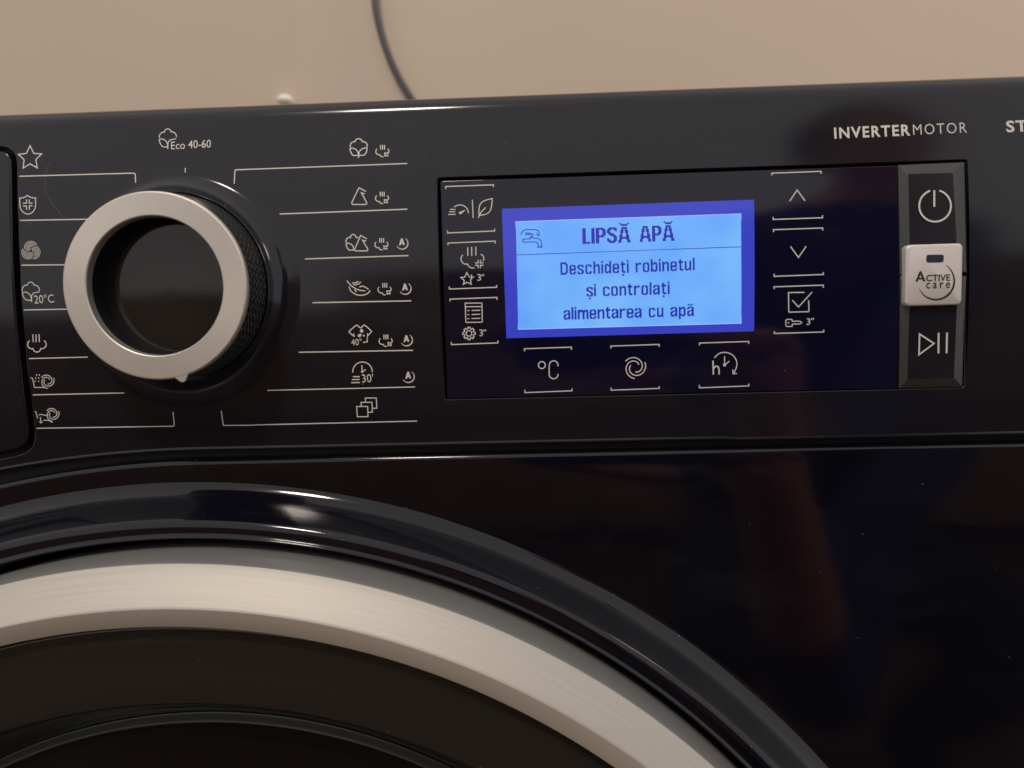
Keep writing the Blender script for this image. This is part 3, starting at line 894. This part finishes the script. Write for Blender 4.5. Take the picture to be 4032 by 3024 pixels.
mark('delay_symbol', R7, [([(1122, 1150), (1125, 1272)], 5.5), (smooth([(1126, 1222), (1138, 1200), (1162, 1198), (1174, 1215), (1175, 1271)]), 5.5), smooth([(1135, 1126), (1168, 1088), (1225, 1074), (1292, 1095), (1330, 1150), (1330, 1205), (1302, 1260)], 3), [(1294, 1228), (1297, 1264), (1330, 1262)],
     [(1223, 1112), (1223, 1185)], [(1223, 1187), (1264, 1155)], ('fill', arc(1223, 1187, 14, 0, 340, 16))], touch, w=3.9)
mark('up_symbol', R8, [[(170, 868), (235, 770), (304, 865)]], touch, w=4.0)
mark('down_symbol', R8, [[(178, 1262), (247, 1358), (314, 1260)]], touch, w=4.0)
mark('check_symbol', R9, [[(300, 445), (160, 447), (162, 607)] + arc3((163, 610), (166, 616), (172, 617), 4) + [(325, 613)] + arc3((328, 613), (337, 609), (338, 600), 4) + [(335, 515)], [(192, 513), (247, 572), (366, 443)]], touch, w=3.9)
mark('key_lock_symbol', R9, [([(190, 680), (148, 680), (136, 690), (137, 736), (150, 743), (192, 741), (192, 722), (258, 720), (276, 708), (260, 696), (191, 697)], None, 'c'), ([(152, 710), (166, 710)], 3.6)], touch, w=3.4)
mark('power_symbol', R8k, [(arc(1437, 908, 138, -74, 252, 60), 6.6), ([(1430, 772), (1430, 916)], 6.8)], pk, w=6, off=KH + 0.08)
mark('start_pause_symbol', R9k, [([(1302, 808), (1428, 890), (1297, 988)], 5.6, 'c'), ([(1468, 797), (1466, 977)], 6.6), ([(1541, 795), (1537, 975)], 6.8)], sk, w=6, off=KH + 0.08)
ak['label'] = 'square brushed silver key with a small dark slot'
# ---- silver key: slot and wording
slot = rr4([R9a(1362, 118), R9a(1515, 116), R9a(1511, 184), R9a(1362, 187)], 0.7)
obj('key_slot', [(x, -AH - 0.05, z) for x, z in slot], [tuple(range(len(slot)))], mat('slate_slot', (0.028, 0.04, 0.055), 0.3), ak)
a = arc(1440, 350, 170, -57, 155, 60, 152)
mark('swoosh', R9a, [(a, [1.2 + 6.2 * math.sin(PI * (i / 60)) ** 0.8 for i in range(61)])], ak, m=M['ink'], off=0.06, plane=-AH)
mark('key_initial', R9a, [([(1275, 352), (1312, 262)], 7.5), ([(1309, 262), (1345, 350)], 7.5), ([(1290, 326), (1334, 325)], 6)], ak, m=M['ink'], off=0.08, plane=-AH)
text('key_lettering', 'CTIVE', R9a, (1360, 348), (1570, 343), (1360, 294), ak, m=M['ink'], embolden=0.02, off=0.06, plane=-AH)
text('key_lettering', 'care', R9a, (1360, 411), (1570, 406), (1360, 362), ak, m=M['ink'], spacing=1.45, embolden=0.012, cap=0.56, off=0.06, plane=-AH)

# ---------------------------------------------------------------- display
m = M['lcd_rim'] = mat('display_rim_glow', (0.01, 0.01, 0.05), 0.12, emit=(0.036, 0.050, 0.50), estr=0.95)
m = M['lcd'] = mat('display_glow', (0.01, 0.02, 0.05), 0.12, emit=(0.15, 0.47, 1.0), estr=1.0)
tc = N(m, 'ShaderNodeTexCoord')
mp = N(m, 'ShaderNodeMapping'); lk(m, tc.outputs['Object'], mp.inputs[0])
no = N(m, 'ShaderNodeTexNoise', Scale=45.0, Detail=2.0); lk(m, mp.outputs[0], no.inputs['Vector'])
rc = ramp(m, no.outputs[0], [(0.34, (0.17, 0.445, 0.98)), (0.66, (0.29, 0.65, 1.0))])
sx = N(m, 'ShaderNodeSeparateXYZ'); lk(m, tc.outputs['Object'], sx.inputs[0])
def grid(sock):
    a_ = N(m, 'ShaderNodeMath', operation='MULTIPLY'); a_.inputs[1].default_value = 1000 / 0.302
    lk(m, sock, a_.inputs[0])
    b_ = N(m, 'ShaderNodeMath', operation='FRACT'); lk(m, a_.outputs[0], b_.inputs[0])
    c_ = N(m, 'ShaderNodeMath', operation='LESS_THAN'); c_.inputs[1].default_value = 0.26; lk(m, b_.outputs[0], c_.inputs[0])
    return c_.outputs[0]
g1, g2 = grid(sx.outputs[0]), grid(sx.outputs[2])
mxx = N(m, 'ShaderNodeMath', operation='MAXIMUM'); lk(m, g1, mxx.inputs[0]); lk(m, g2, mxx.inputs[1])
mix = N(m, 'ShaderNodeMix', data_type='RGBA'); lk(m, mxx.outputs[0], mix.inputs[0]); lk(m, rc.outputs[0], mix.inputs[6])
mix.inputs[7].default_value = (0.06, 0.25, 0.86, 1)
lk(m, mix.outputs[2], P(m).inputs['Emission Color'])
M['lcd_dark'] = mat('display_dark_pixel', (0.01, 0.01, 0.04), 0.2, emit=(0.018, 0.022, 0.42), estr=0.9)
M['lcd_edge'] = mat('display_bright_edge', (0.05, 0.05, 0.08), 0.2, emit=(0.36, 0.44, 0.95), estr=1.0)
def flat(name, quad, off, m_, parent, zs=14):
    (a, b, c, d) = quad                                   # tl, tr, br, bl
    V, F = [], []
    for i in range(zs + 1):
        t = i / zs
        for p, q in ((a, d), (b, c)):
            x, z = p[0] + (q[0] - p[0]) * t, p[1] + (q[1] - p[1]) * t
            V.append((x, yf(z) - off, z))
    for i in range(zs): F.append((2 * i, 2 * i + 1, 2 * i + 3, 2 * i + 2)[::-1])
    FF = []
    for q in F:
        p, r, t = [np.array(V[i]) for i in q[:3]]
        FF.append(q if np.cross(r - p, t - p)[1] < 0 else q[::-1])
    return obj(name, V, FF, m_, parent)
LT = [on_panel(*p) for p in ((1976, 822), (2969, 786), (2969, 1304), (1994, 1332))]
AT = [on_panel(*p) for p in ((2031, 873), (2917, 842), (2918, 1273), (2041, 1297))]
disp = flat('display', LT, 0.06, M['lcd_rim'], wm)
flat('display_screen', AT, 0.12, M['lcd'], disp)
edge_q = [AT[0], AT[1], AT[2], AT[3]]
v, f = ribbon(edge_q, 0.22, True)
obj('display_edge', [(x, yf(z) - 0.15, z) for x, z in v], f, M['lcd_edge'], disp)
v, f = ribbon([on_panel(2033, 1004), on_panel(2917, 972)], 0.2)
obj('display_rule', [(x, yf(z) - 0.17, z) for x, z in v], f, M['lcd_dark'], disp)

G = {
 'L': "XXX....|XXX....|XXX....|XXX....|XXX....|XXX....|XXX....|XXX....|XXX....|XXX....|XXX....|XXX....|XXX....|XXX....|XXXXXXX|XXXXXXX|",
 'I': "XXX|XXX|XXX|XXX|XXX|XXX|XXX|XXX|XXX|XXX|XXX|XXX|XXX|XXX|XXX|XXX|",
 'P': "XXXXXXX..|XXXXXXXX.|XXX..XXXX|XXX...XXX|XXX...XXX|XXX...XXX|XXX...XXX|XXX..XXXX|XXXXXXXX.|XXXXXXX..|XXX......|XXX......|XXX......|XXX......|XXX......|XXX......|",
 'S': "..XXXXXX.|.XXXXXXXX|XXXX..XXX|XXX....XX|XXX......|XXXX.....|.XXXXX...|..XXXXX..|...XXXXX.|.....XXXX|......XXX|XX....XXX|XXX...XXX|XXXX.XXXX|.XXXXXXX.|..XXXXX..|",
 'A': "...XXXXX..|...XXXXX..|...XX.XX..|..XXX.XXX.|..XXX.XXX.|..XXX.XXX.|..XX...XX.|..XX...XX.|.XXX...XXX|.XXX...XXX|.XXXXXXXXX|.XXXXXXXXX|.XXX...XXX|XXX.....XXX|XXX.....XXX|XXX.....XXX|",
 'D': "XXXXXX..|XXXXXXX.|XX...XXX|XX....XX|XX....XX|XX....XX|XX....XX|XX....XX|XX....XX|XX....XX|XX...XXX|XXXXXXX.|XXXXXX..|",
 'e': ".XXXXX.|XXX.XXX|XX...XX|XX...XX|XXXXXXX|XXXXXXX|XX.....|XX...XX|XXX.XXX|.XXXXX.|",
 's': ".XXXXX.|XXX.XXX|XX...XX|XXX....|.XXXX..|...XXX.|....XXX|XX...XX|XXX.XXX|.XXXXX.|",
 'c': ".XXXXX.|XXX.XXX|XX...XX|XX.....|XX.....|XX.....|XX.....|XX...XX|XXX.XXX|.XXXXX.|",
 'h': "XX.....|XX.....|XX.....|XX.XXX.|XXXXXXX|XXX..XX|XX...XX|XX...XX|XX...XX|XX...XX|XX...XX|XX...XX|XX...XX|",
 'i': "XX|XX|..|XX|XX|XX|XX|XX|XX|XX|XX|XX|XX|",
 'd': ".....XX|.....XX|.....XX|.XXX.XX|XXXXXXX|XX..XXX|XX...XX|XX...XX|XX...XX|XX...XX|XX..XXX|XXXXXXX|.XXX.XX|",
 't': ".XX..|.XX..|XXXXX|XXXXX|.XX..|.XX..|.XX..|.XX..|.XX..|.XX..|.XXXX|..XXX|",
 'r': "XX.XXX|XXXXXX|XXX...|XX....|XX....|XX....|XX....|XX....|XX....|XX....|",
 'o': ".XXXXX.|XXX.XXX|XX...XX|XX...XX|XX...XX|XX...XX|XX...XX|XX...XX|XXX.XXX|.XXXXX.|",
 'b': "XX.....|XX.....|XX.....|XX.XXX.|XXXXXXX|XXX..XX|XX...XX|XX...XX|XX...XX|XX...XX|XXX..XX|XXXXXXX|XX.XXX.|",
 'n': "XX.XXX.|XXXXXXX|XXX..XX|XX...XX|XX...XX|XX...XX|XX...XX|XX...XX|XX...XX|XX...XX|",
 'u': "XX...XX|XX...XX|XX...XX|XX...XX|XX...XX|XX...XX|XX...XX|XX..XXX|XXXXXXX|.XXX.XX|",
 'l': "XX|XX|XX|XX|XX|XX|XX|XX|XX|XX|XX|XX|XX|",
 'a': ".XXXXX.|XXX.XXX|XX...XX|....XXX|.XXXXXX|XXX..XX|XX...XX|XX..XXX|XXXXXXX|.XXX.XX|",
 'm': "XXXXXX.XXX.|XXXXXXXXXXX|XXX.XXXX.XX|XX...XX..XX|XX...XX..XX|XX...XX..XX|XX...XX..XX|XX...XX..XX|XX...XX..XX|XX...XX..XX|",
 'p': "XX.XXX.|XXXXXXX|XXX..XX|XX...XX|XX...XX|XX...XX|XX...XX|XXX..XX|XXXXXXX|XX.XXX.|XX.....|XX.....|XX.....|",
}
DESC = {'p': 3}
BREVE_UP, BREVE_LO = ["XX.....XX", ".XXXXXXX.", "..XXXXX.."], ["XX..XX", ".XXXX."]
def lcd_word(name, s, p0, p1, cap_px, px_rows, gap=2):
    """pixel lettering on the display between traced base-line points p0 and p1; px_rows = rows in a capital"""
    cells = []; x = 0
    for ch in s:
        base = {'ț': 't', 'ș': 's', 'ă': 'a', 'Ă': 'A'}.get(ch, ch)
        rows_ = [r for r in G[base].split('|') if r]
        h = len(rows_); ds = DESC.get(base, 0)
        wdt = max(len(r) for r in rows_)
        for i, r in enumerate(rows_):
            j = 0
            while j < len(r):
                if r[j] == 'X':
                    k = j
                    while k < len(r) and r[k] == 'X': k += 1
                    cells.append((x + j, x + k, h - ds - i - 1, 1)); j = k
                else: j += 1
        if ch in 'țș': cells.append((x + wdt / 2 - 1, x + wdt / 2 + 1, -3, 2))
        if ch in 'Ăă':
            bv = BREVE_UP if ch == 'Ă' else BREVE_LO
            for i, r in enumerate(bv):
                o = x + wdt / 2 - len(r) / 2
                j = 0
                while j < len(r):
                    if r[j] == 'X':
                        k = j
                        while k < len(r) and r[k] == 'X': k += 1
                        cells.append((o + j, o + k, h + 1 + (len(bv) - 1 - i), 1)); j = k
                    else: j += 1
        x += wdt + gap
    tot = x - gap
    a_, b_ = np.array(on_panel(*p0)), np.array(on_panel(*p1))
    u = (b_ - a_) / tot
    vn = np.array([-u[1], u[0]]) / np.hypot(*u) * (cap_px * 0.0815 / px_rows)
    V, F = [], []
    for x0, x1, y0, hh in cells:
        o = len(V)
        for xx, yy in ((x0, y0), (x1, y0), (x1, y0 + hh), (x0, y0 + hh)):
            q = a_ + u * xx + vn * yy
            V.append((q[0], yf(q[1]) - 0.17, q[1]))
        F.append((o, o + 1, o + 2, o + 3))
    return obj(name, V, F, M['lcd_dark'], disp)
disp['label'] = 'lit blue display with a pale blue screen'
lcd_word('display_heading', 'LIPSĂ', (2294, 961), (2482.6, 955), 61, 16, 1)
lcd_word('display_heading', 'APĂ', (2518.7, 953), (2654.5, 948.5), 61, 16, 1)
lcd_word('display_text', 'Deschideți', (2207.4, 1082.3), (2475.7, 1073.9), 48.5, 13, 1.6)
lcd_word('display_text', 'robinetul', (2503.2, 1072.8), (2735.2, 1064.5), 48.5, 13, 1.6)
lcd_word('display_text', 'și', (2309.5, 1168.2), (2347, 1167), 48.5, 13, 1)
lcd_word('display_text', 'controlați', (2374.4, 1166.3), (2636.5, 1158.4), 48.5, 13, 1.6)
lcd_word('display_text', 'alimentarea', (2219.2, 1259.4), (2526, 1251), 48.5, 13, 1.2)
lcd_word('display_text', 'cu', (2554.6, 1250.3), (2612, 1248.3), 48.5, 13, 2)
lcd_word('display_text', 'apă', (2639.9, 1247.4), (2731.8, 1244.7), 48.5, 13, 1.6)
RL = tracer(2000, 850, 500 / 2212)
mark('display_tap_symbol', RL, [smooth([(232, 335), (232, 290), (290, 243), (420, 238), (510, 245), (548, 285), (548, 345), (508, 345), (508, 290)], 1), [(300, 300), (385, 300), (385, 325), (300, 325)],
     [(385, 300), (440, 330), (380, 380)], ([(262, 405), (390, 400), (405, 375), (440, 375), (455, 392), (530, 392), (580, 440), (592, 540), (530, 542), (525, 490), (490, 455), (265, 460)], None, 'c'), [(508, 546), (602, 544)]],
     disp, m=M['lcd_dark'], w=3.4, off=0.17)

# ---------------------------------------------------------------- room
def struct(name, v, f, m_):
    o = obj(name, v, f, m_)
    o['kind'] = 'structure'
    return o
m = mat('cream_plaster', (0.62, 0.50, 0.38), 0.75)
tc = N(m, 'ShaderNodeTexCoord')
no = N(m, 'ShaderNodeTexNoise', Scale=2.2, Detail=5.0); lk(m, tc.outputs['Object'], no.inputs['Vector'])
r = ramp(m, no.outputs[0], [(0.3, (0.545, 0.445, 0.36)), (0.7, (0.585, 0.475, 0.385))]); lk(m, r.outputs[0], P(m).inputs['Base Color'])
n2_ = N(m, 'ShaderNodeTexNoise', Scale=160.0, Detail=4.0); lk(m, tc.outputs['Object'], n2_.inputs['Vector'])
b2 = N(m, 'ShaderNodeBump', Strength=0.15, Distance=0.001); lk(m, n2_.outputs[0], b2.inputs['Height']); lk(m, b2.outputs[0], P(m).inputs['Normal'])
v, f = box(-3000, 3000, 622, 700, -HZ, 2000)
struct('wall', v, f, m)
v, f = box(-3000, -263, 621.6, 622.5, -HZ, 2000)      # the plaster left of the joint stands a little proud
struct('wall_panel', v, f, m)
m = mat('brown_floor', (0.10, 0.065, 0.04), 0.35)
tc = N(m, 'ShaderNodeTexCoord')
br = N(m, 'ShaderNodeTexBrick', Scale=1.0); br.inputs['Brick Width'].default_value = 1.2; br.inputs['Row Height'].default_value = 0.14
br.inputs['Mortar Size'].default_value = 0.003
br.inputs['Color1'].default_value = (0.12, 0.075, 0.042, 1); br.inputs['Color2'].default_value = (0.085, 0.052, 0.03, 1); br.inputs['Mortar'].default_value = (0.02, 0.014, 0.01, 1)
lk(m, tc.outputs['Object'], br.inputs['Vector']); lk(m, br.outputs[0], P(m).inputs['Base Color'])
v, f = box(-4000, 4000, -5000, 700, -HZ - 60, -HZ)
struct('floor', v, f, m)


# unseen wooden cupboard, added and stepped in height to darken the gloss's reflections
m = mat('dark_cupboard_wood', (0.075, 0.045, 0.022), 0.5)
tc = N(m, 'ShaderNodeTexCoord')
mp = N(m, 'ShaderNodeMapping'); mp.inputs['Scale'].default_value = (9, 9, 0.7); lk(m, tc.outputs['Object'], mp.inputs[0])
no = N(m, 'ShaderNodeTexNoise', Scale=3.0, Detail=5.0); lk(m, mp.outputs[0], no.inputs['Vector'])
r = ramp(m, no.outputs[0], [(0.3, (0.19, 0.10, 0.032)), (0.7, (0.38, 0.215, 0.08))]); lk(m, r.outputs[0], P(m).inputs['Base Color'])
cb = empty('cupboard', W((-300, -2500, -HZ)), 'long dark wooden cupboard added unseen behind the photographer for the gloss to mirror', 'cupboard')
for xa, xb, zt in ((-2600, -640, 70), (-639, 2600, 330)):
    v, f = box(xa, xb, -2750, -2350, -HZ + 60, zt)
    obj('carcass', v, f, m, cb)
    v, f = box(xa - 20, xb + (20 if xb > 0 else -22), -2780, -2320, zt + 1, zt + 26)
    obj('top', v, f, m, cb)
v, f = box(-2560, 2560, -2720, -2390, -HZ, -HZ + 59)
obj('plinth', v, f, M['gap'], cb)
for k in range(8):
    x0 = -2590 + k * 648
    v, f = box(x0, x0 + 640, -2349, -2328, -HZ + 75, 58 if k < 3 else 318)
    d_ = obj('cupboard_door', v, f, m, cb)
    v, f = box(x0 + 590, x0 + 604, -2327, -2305, -130, 20)
    obj('handle', v, f, M['bevel'], d_)

# the phone the picture is taken with, and the person holding it
ph = empty('smartphone', W((58, -257, -18)), 'dark smartphone held up in front of the machine', 'smartphone')
ps = [rounded_rect(-16, 131, -57, 17, 9, 6)]
V, F = loft([[(x, y, z) for x, z in offset_poly(ps[0], o_)] for o_, y in ((1.2, -249.0), (0, -250.2), (0, -255.8), (1.2, -257.0))], cap0=True, cap1=True)
obj('phone_body', *fix(V, F), gloss('dark_blue_phone', (0.012, 0.018, 0.13), 0.25), ph, smooth=True, sharp=40)  # blue picked so its mirror image adds to the display's glow
for (x, z) in ((12, 0.5), (5, -16)):
    V, F = loft([circ(x, z, 5.5, y, 24) for y in (-248.9, -248.2)] + [circ(x, z, 4.6, -248.0, 24)], cap1=True)
    obj('phone_lens', *fix(V, F), M['bowl'], ph, smooth=True, sharp=40)

def person():
    J = {}
    verts, edges, rad = [], [], []
    def add(nm, p, r, par=None):
        J[nm] = len(verts); verts.append(p); rad.append(r)
        if par is not None: edges.append((J[par], J[nm]))
    add('pelvis', (0.40, -1.02, 0.42), 0.155)
    add('belly', (0.40, -0.98, 0.60), 0.140, 'pelvis')
    add('chest', (0.40, -0.90, 0.86), 0.150, 'belly')
    add('collar', (0.46, -0.84, 1.00), 0.105, 'chest')
    add('neck', (0.46, -0.80, 1.09), 0.055, 'collar')
    add('jaw', (0.46, -0.755, 1.16), 0.066, 'neck')
    add('skull', (0.46, -0.765, 1.25), 0.088, 'jaw')
    add('crown', (0.46, -0.775, 1.315), 0.062, 'skull')
    for sgn, hand in ((-1, (-0.022, -0.262, 0.745)), (1, (0.138, -0.262, 0.735))):
        n_ = 'l' if sgn < 0 else 'r'
        add(n_ + 'sh', (0.40 + sgn * 0.185, -0.85, 0.97), 0.066, 'collar')
        el = (0.16, -0.62, 0.66) if sgn < 0 else (0.24, -0.42, 0.42)
        add(n_ + 'el', el, 0.046, n_ + 'sh')
        wr = tuple(el[q] + (hand[q] - el[q]) * 0.80 for q in range(3))
        add(n_ + 'wr', wr, 0.028, n_ + 'el')
        palm = tuple(el[q] + (hand[q] - el[q]) * 0.93 for q in range(3))
        add(n_ + 'palm', palm, 0.030, n_ + 'wr')
        for k in range(4):
            b0 = (palm[0] - 0.020 + k * 0.013, palm[1] + 0.012, palm[2] + 0.022)
            add(f'{n_}f{k}a', b0, 0.0095, n_ + 'palm')
            add(f'{n_}f{k}b', (b0[0] - sgn * 0.012, b0[1] + 0.014, b0[2] + 0.020), 0.0088, f'{n_}f{k}a')
            add(f'{n_}f{k}c', (b0[0] - sgn * 0.030, b0[1] + 0.006, b0[2] + 0.030 - 0.004 * abs(k - 1)), 0.0078, f'{n_}f{k}b')
        add(n_ + 'ta', (palm[0] - sgn * 0.028, palm[1] - 0.012, palm[2] + 0.012), 0.012, n_ + 'palm')
        add(n_ + 'tb', (palm[0] - sgn * 0.040, palm[1] - 0.016, palm[2] + 0.036), 0.0105, n_ + 'ta')
        add(n_ + 'hip', (0.40 + sgn * 0.10, -1.00, 0.40), 0.110, 'pelvis')
        add(n_ + 'kn', (0.40 + sgn * 0.20, -0.66, 0.36), 0.070, n_ + 'hip')
        add(n_ + 'an', (0.40 + sgn * 0.17, -0.98, 0.09), 0.044, n_ + 'kn')
        add(n_ + 'to', (0.40 + sgn * 0.19, -0.80, 0.035), 0.040, n_ + 'an')
    me = bpy.data.meshes.new('person')
    me.from_pydata(verts, edges, [])
    o = bpy.data.objects.new('person', me)
    C.objects.link(o)
    o.modifiers.new('skin', 'SKIN')
    for i, sv in enumerate(me.skin_vertices[0].data):
        sv.radius = (rad[i], rad[i]); sv.use_root = (i == 0)
    ss = o.modifiers.new('sub', 'SUBSURF'); ss.levels = ss.render_levels = 2
    dg = bpy.context.evaluated_depsgraph_get(); dg.update()
    nm = bpy.data.meshes.new_from_object(o.evaluated_get(dg))
    bpy.data.objects.remove(o)
    nm.name = 'person'
    o = bpy.data.objects.new('person', nm)
    cl = mat('navy_jumper', (0.022, 0.026, 0.11), 0.85); sk_ = mat('skin', (0.55, 0.24, 0.16), 0.55); tr = mat('dark_trousers', (0.02, 0.02, 0.024), 0.85)  # jumper blue stands in for display glow once mirrored in the gloss
    for q in (cl, sk_, tr): nm.materials.append(q)
    hands = [Vector(verts[J['lpalm']]), Vector(verts[J['rpalm']])]
    for p_ in nm.polygons:
        p_.use_smooth = True
        c = p_.center
        if c.z > 1.06 or (c - hands[0]).length < 0.10 or (c - hands[1]).length < 0.21: p_.material_index = 1
        elif c.z < 0.52 and c.y < -0.6: p_.material_index = 2
    link(o, None, (0, 0, 0))
    WLOC['person'] = Vector((0, 0, 0))
    # hair, nose, eyes and ears
    hv, hf = [], []
    rings_ = []
    for i in range(9):
        t = i / 8 * 0.62 * PI
        rings_.append([(460 + 98 * math.sin(t) * math.cos(2 * PI * j / 24), -790 + (104 * math.sin(t)) * math.sin(2 * PI * j / 24) - (10 if t > 1 else 0), 1236 + 112 * math.cos(t) - HZ + (38 if i == 8 and math.sin(2 * PI * j / 24) > 0.2 else 0)) for j in range(24)])
    v_, f_ = loft(rings_, cap0=True)
    obj('hair', *fix(v_, f_), mat('dark_hair', (0.012, 0.009, 0.008), 0.6), o, smooth=True, sharp=0)
    v_, f_ = loft([[(460 + a * w_, -680 + d, z - HZ) for a, d in ((-1, -14), (-0.5, 4), (0, 10), (0.5, 4), (1, -14))] for w_, z in ((7, 1232), (10, 1210), (14, 1192), (10, 1184))], closed=False)
    obj('nose', *fix(v_, f_), sk_, o, smooth=True, sharp=0)
    for sx_ in (-1, 1):
        v_, f_ = loft([[(460 + sx_ * 32 + 13 * math.sin(t) * math.cos(2 * PI * j / 12), -690 + 8 * math.cos(t), 1234 - HZ + 8 * math.sin(t) * math.sin(2 * PI * j / 12)) for j in range(12)] for t in (0.05, 0.6, 1.2, 1.55)])
        obj('eye', *fix(v_, f_), mat('eye_white', (0.7, 0.7, 0.68), 0.2), o, smooth=True, sharp=0)
    return o
tag(person(), 'dark-haired person in a navy jumper crouching with a raised phone', 'person')

# cable hanging down the wall, 12 mm in front of it
pts = [(-171.5, 700), (-171.6, 520), (-171.3, 400), (-170.9, 349.7), (-168.6, 325.5), (-161.9, 298.3), (-151.7, 270.9), (-137.3, 244.5), (-118, 215), (-95, 180), (-70, 130), (-60, 60), (-58, -100)]
pts = smooth(pts, 3)
rad = 3.9; n = 12
rings = []
for i, (x, z) in enumerate(pts):
    a_ = np.array(pts[max(0, i - 1)]); b_ = np.array(pts[min(len(pts) - 1, i + 1)])
    d = (b_ - a_) / np.hypot(*(b_ - a_)); nn = np.array([-d[1], d[0]])
    rings.append([(x + nn[0] * rad * math.cos(2 * PI * k / n), 612 + rad * math.sin(2 * PI * k / n), z + nn[1] * rad * math.cos(2 * PI * k / n)) for k in range(n)])
V, F = loft(rings, cap0=True, cap1=True)
tag(obj('cable', *fix(V, F), mat('grey_cable', (0.055, 0.052, 0.055), 0.45), smooth=True, sharp=0), 'dark grey cable hanging down the wall behind the washing machine', 'cable')

# small pale wall clip just above the worktop
V, F = [], []
v, f = loft([[(-274 + r_ * math.cos(2 * PI * k / 20) * 1.25, y, 244.5 + r_ * math.sin(2 * PI * k / 20) * 0.8) for k in range(20)] for r_, y in ((7, 620), (7.2, 612), (6.4, 606), (4, 602.5), (0.4, 602))], cap1=True)
tag(obj('wall_clip', *fix(v, f), mat('glossy_white_plastic', (0.85, 0.82, 0.72), 0.15), smooth=True, sharp=0), 'small pale round clip on the wall just above the machine top', 'clip')
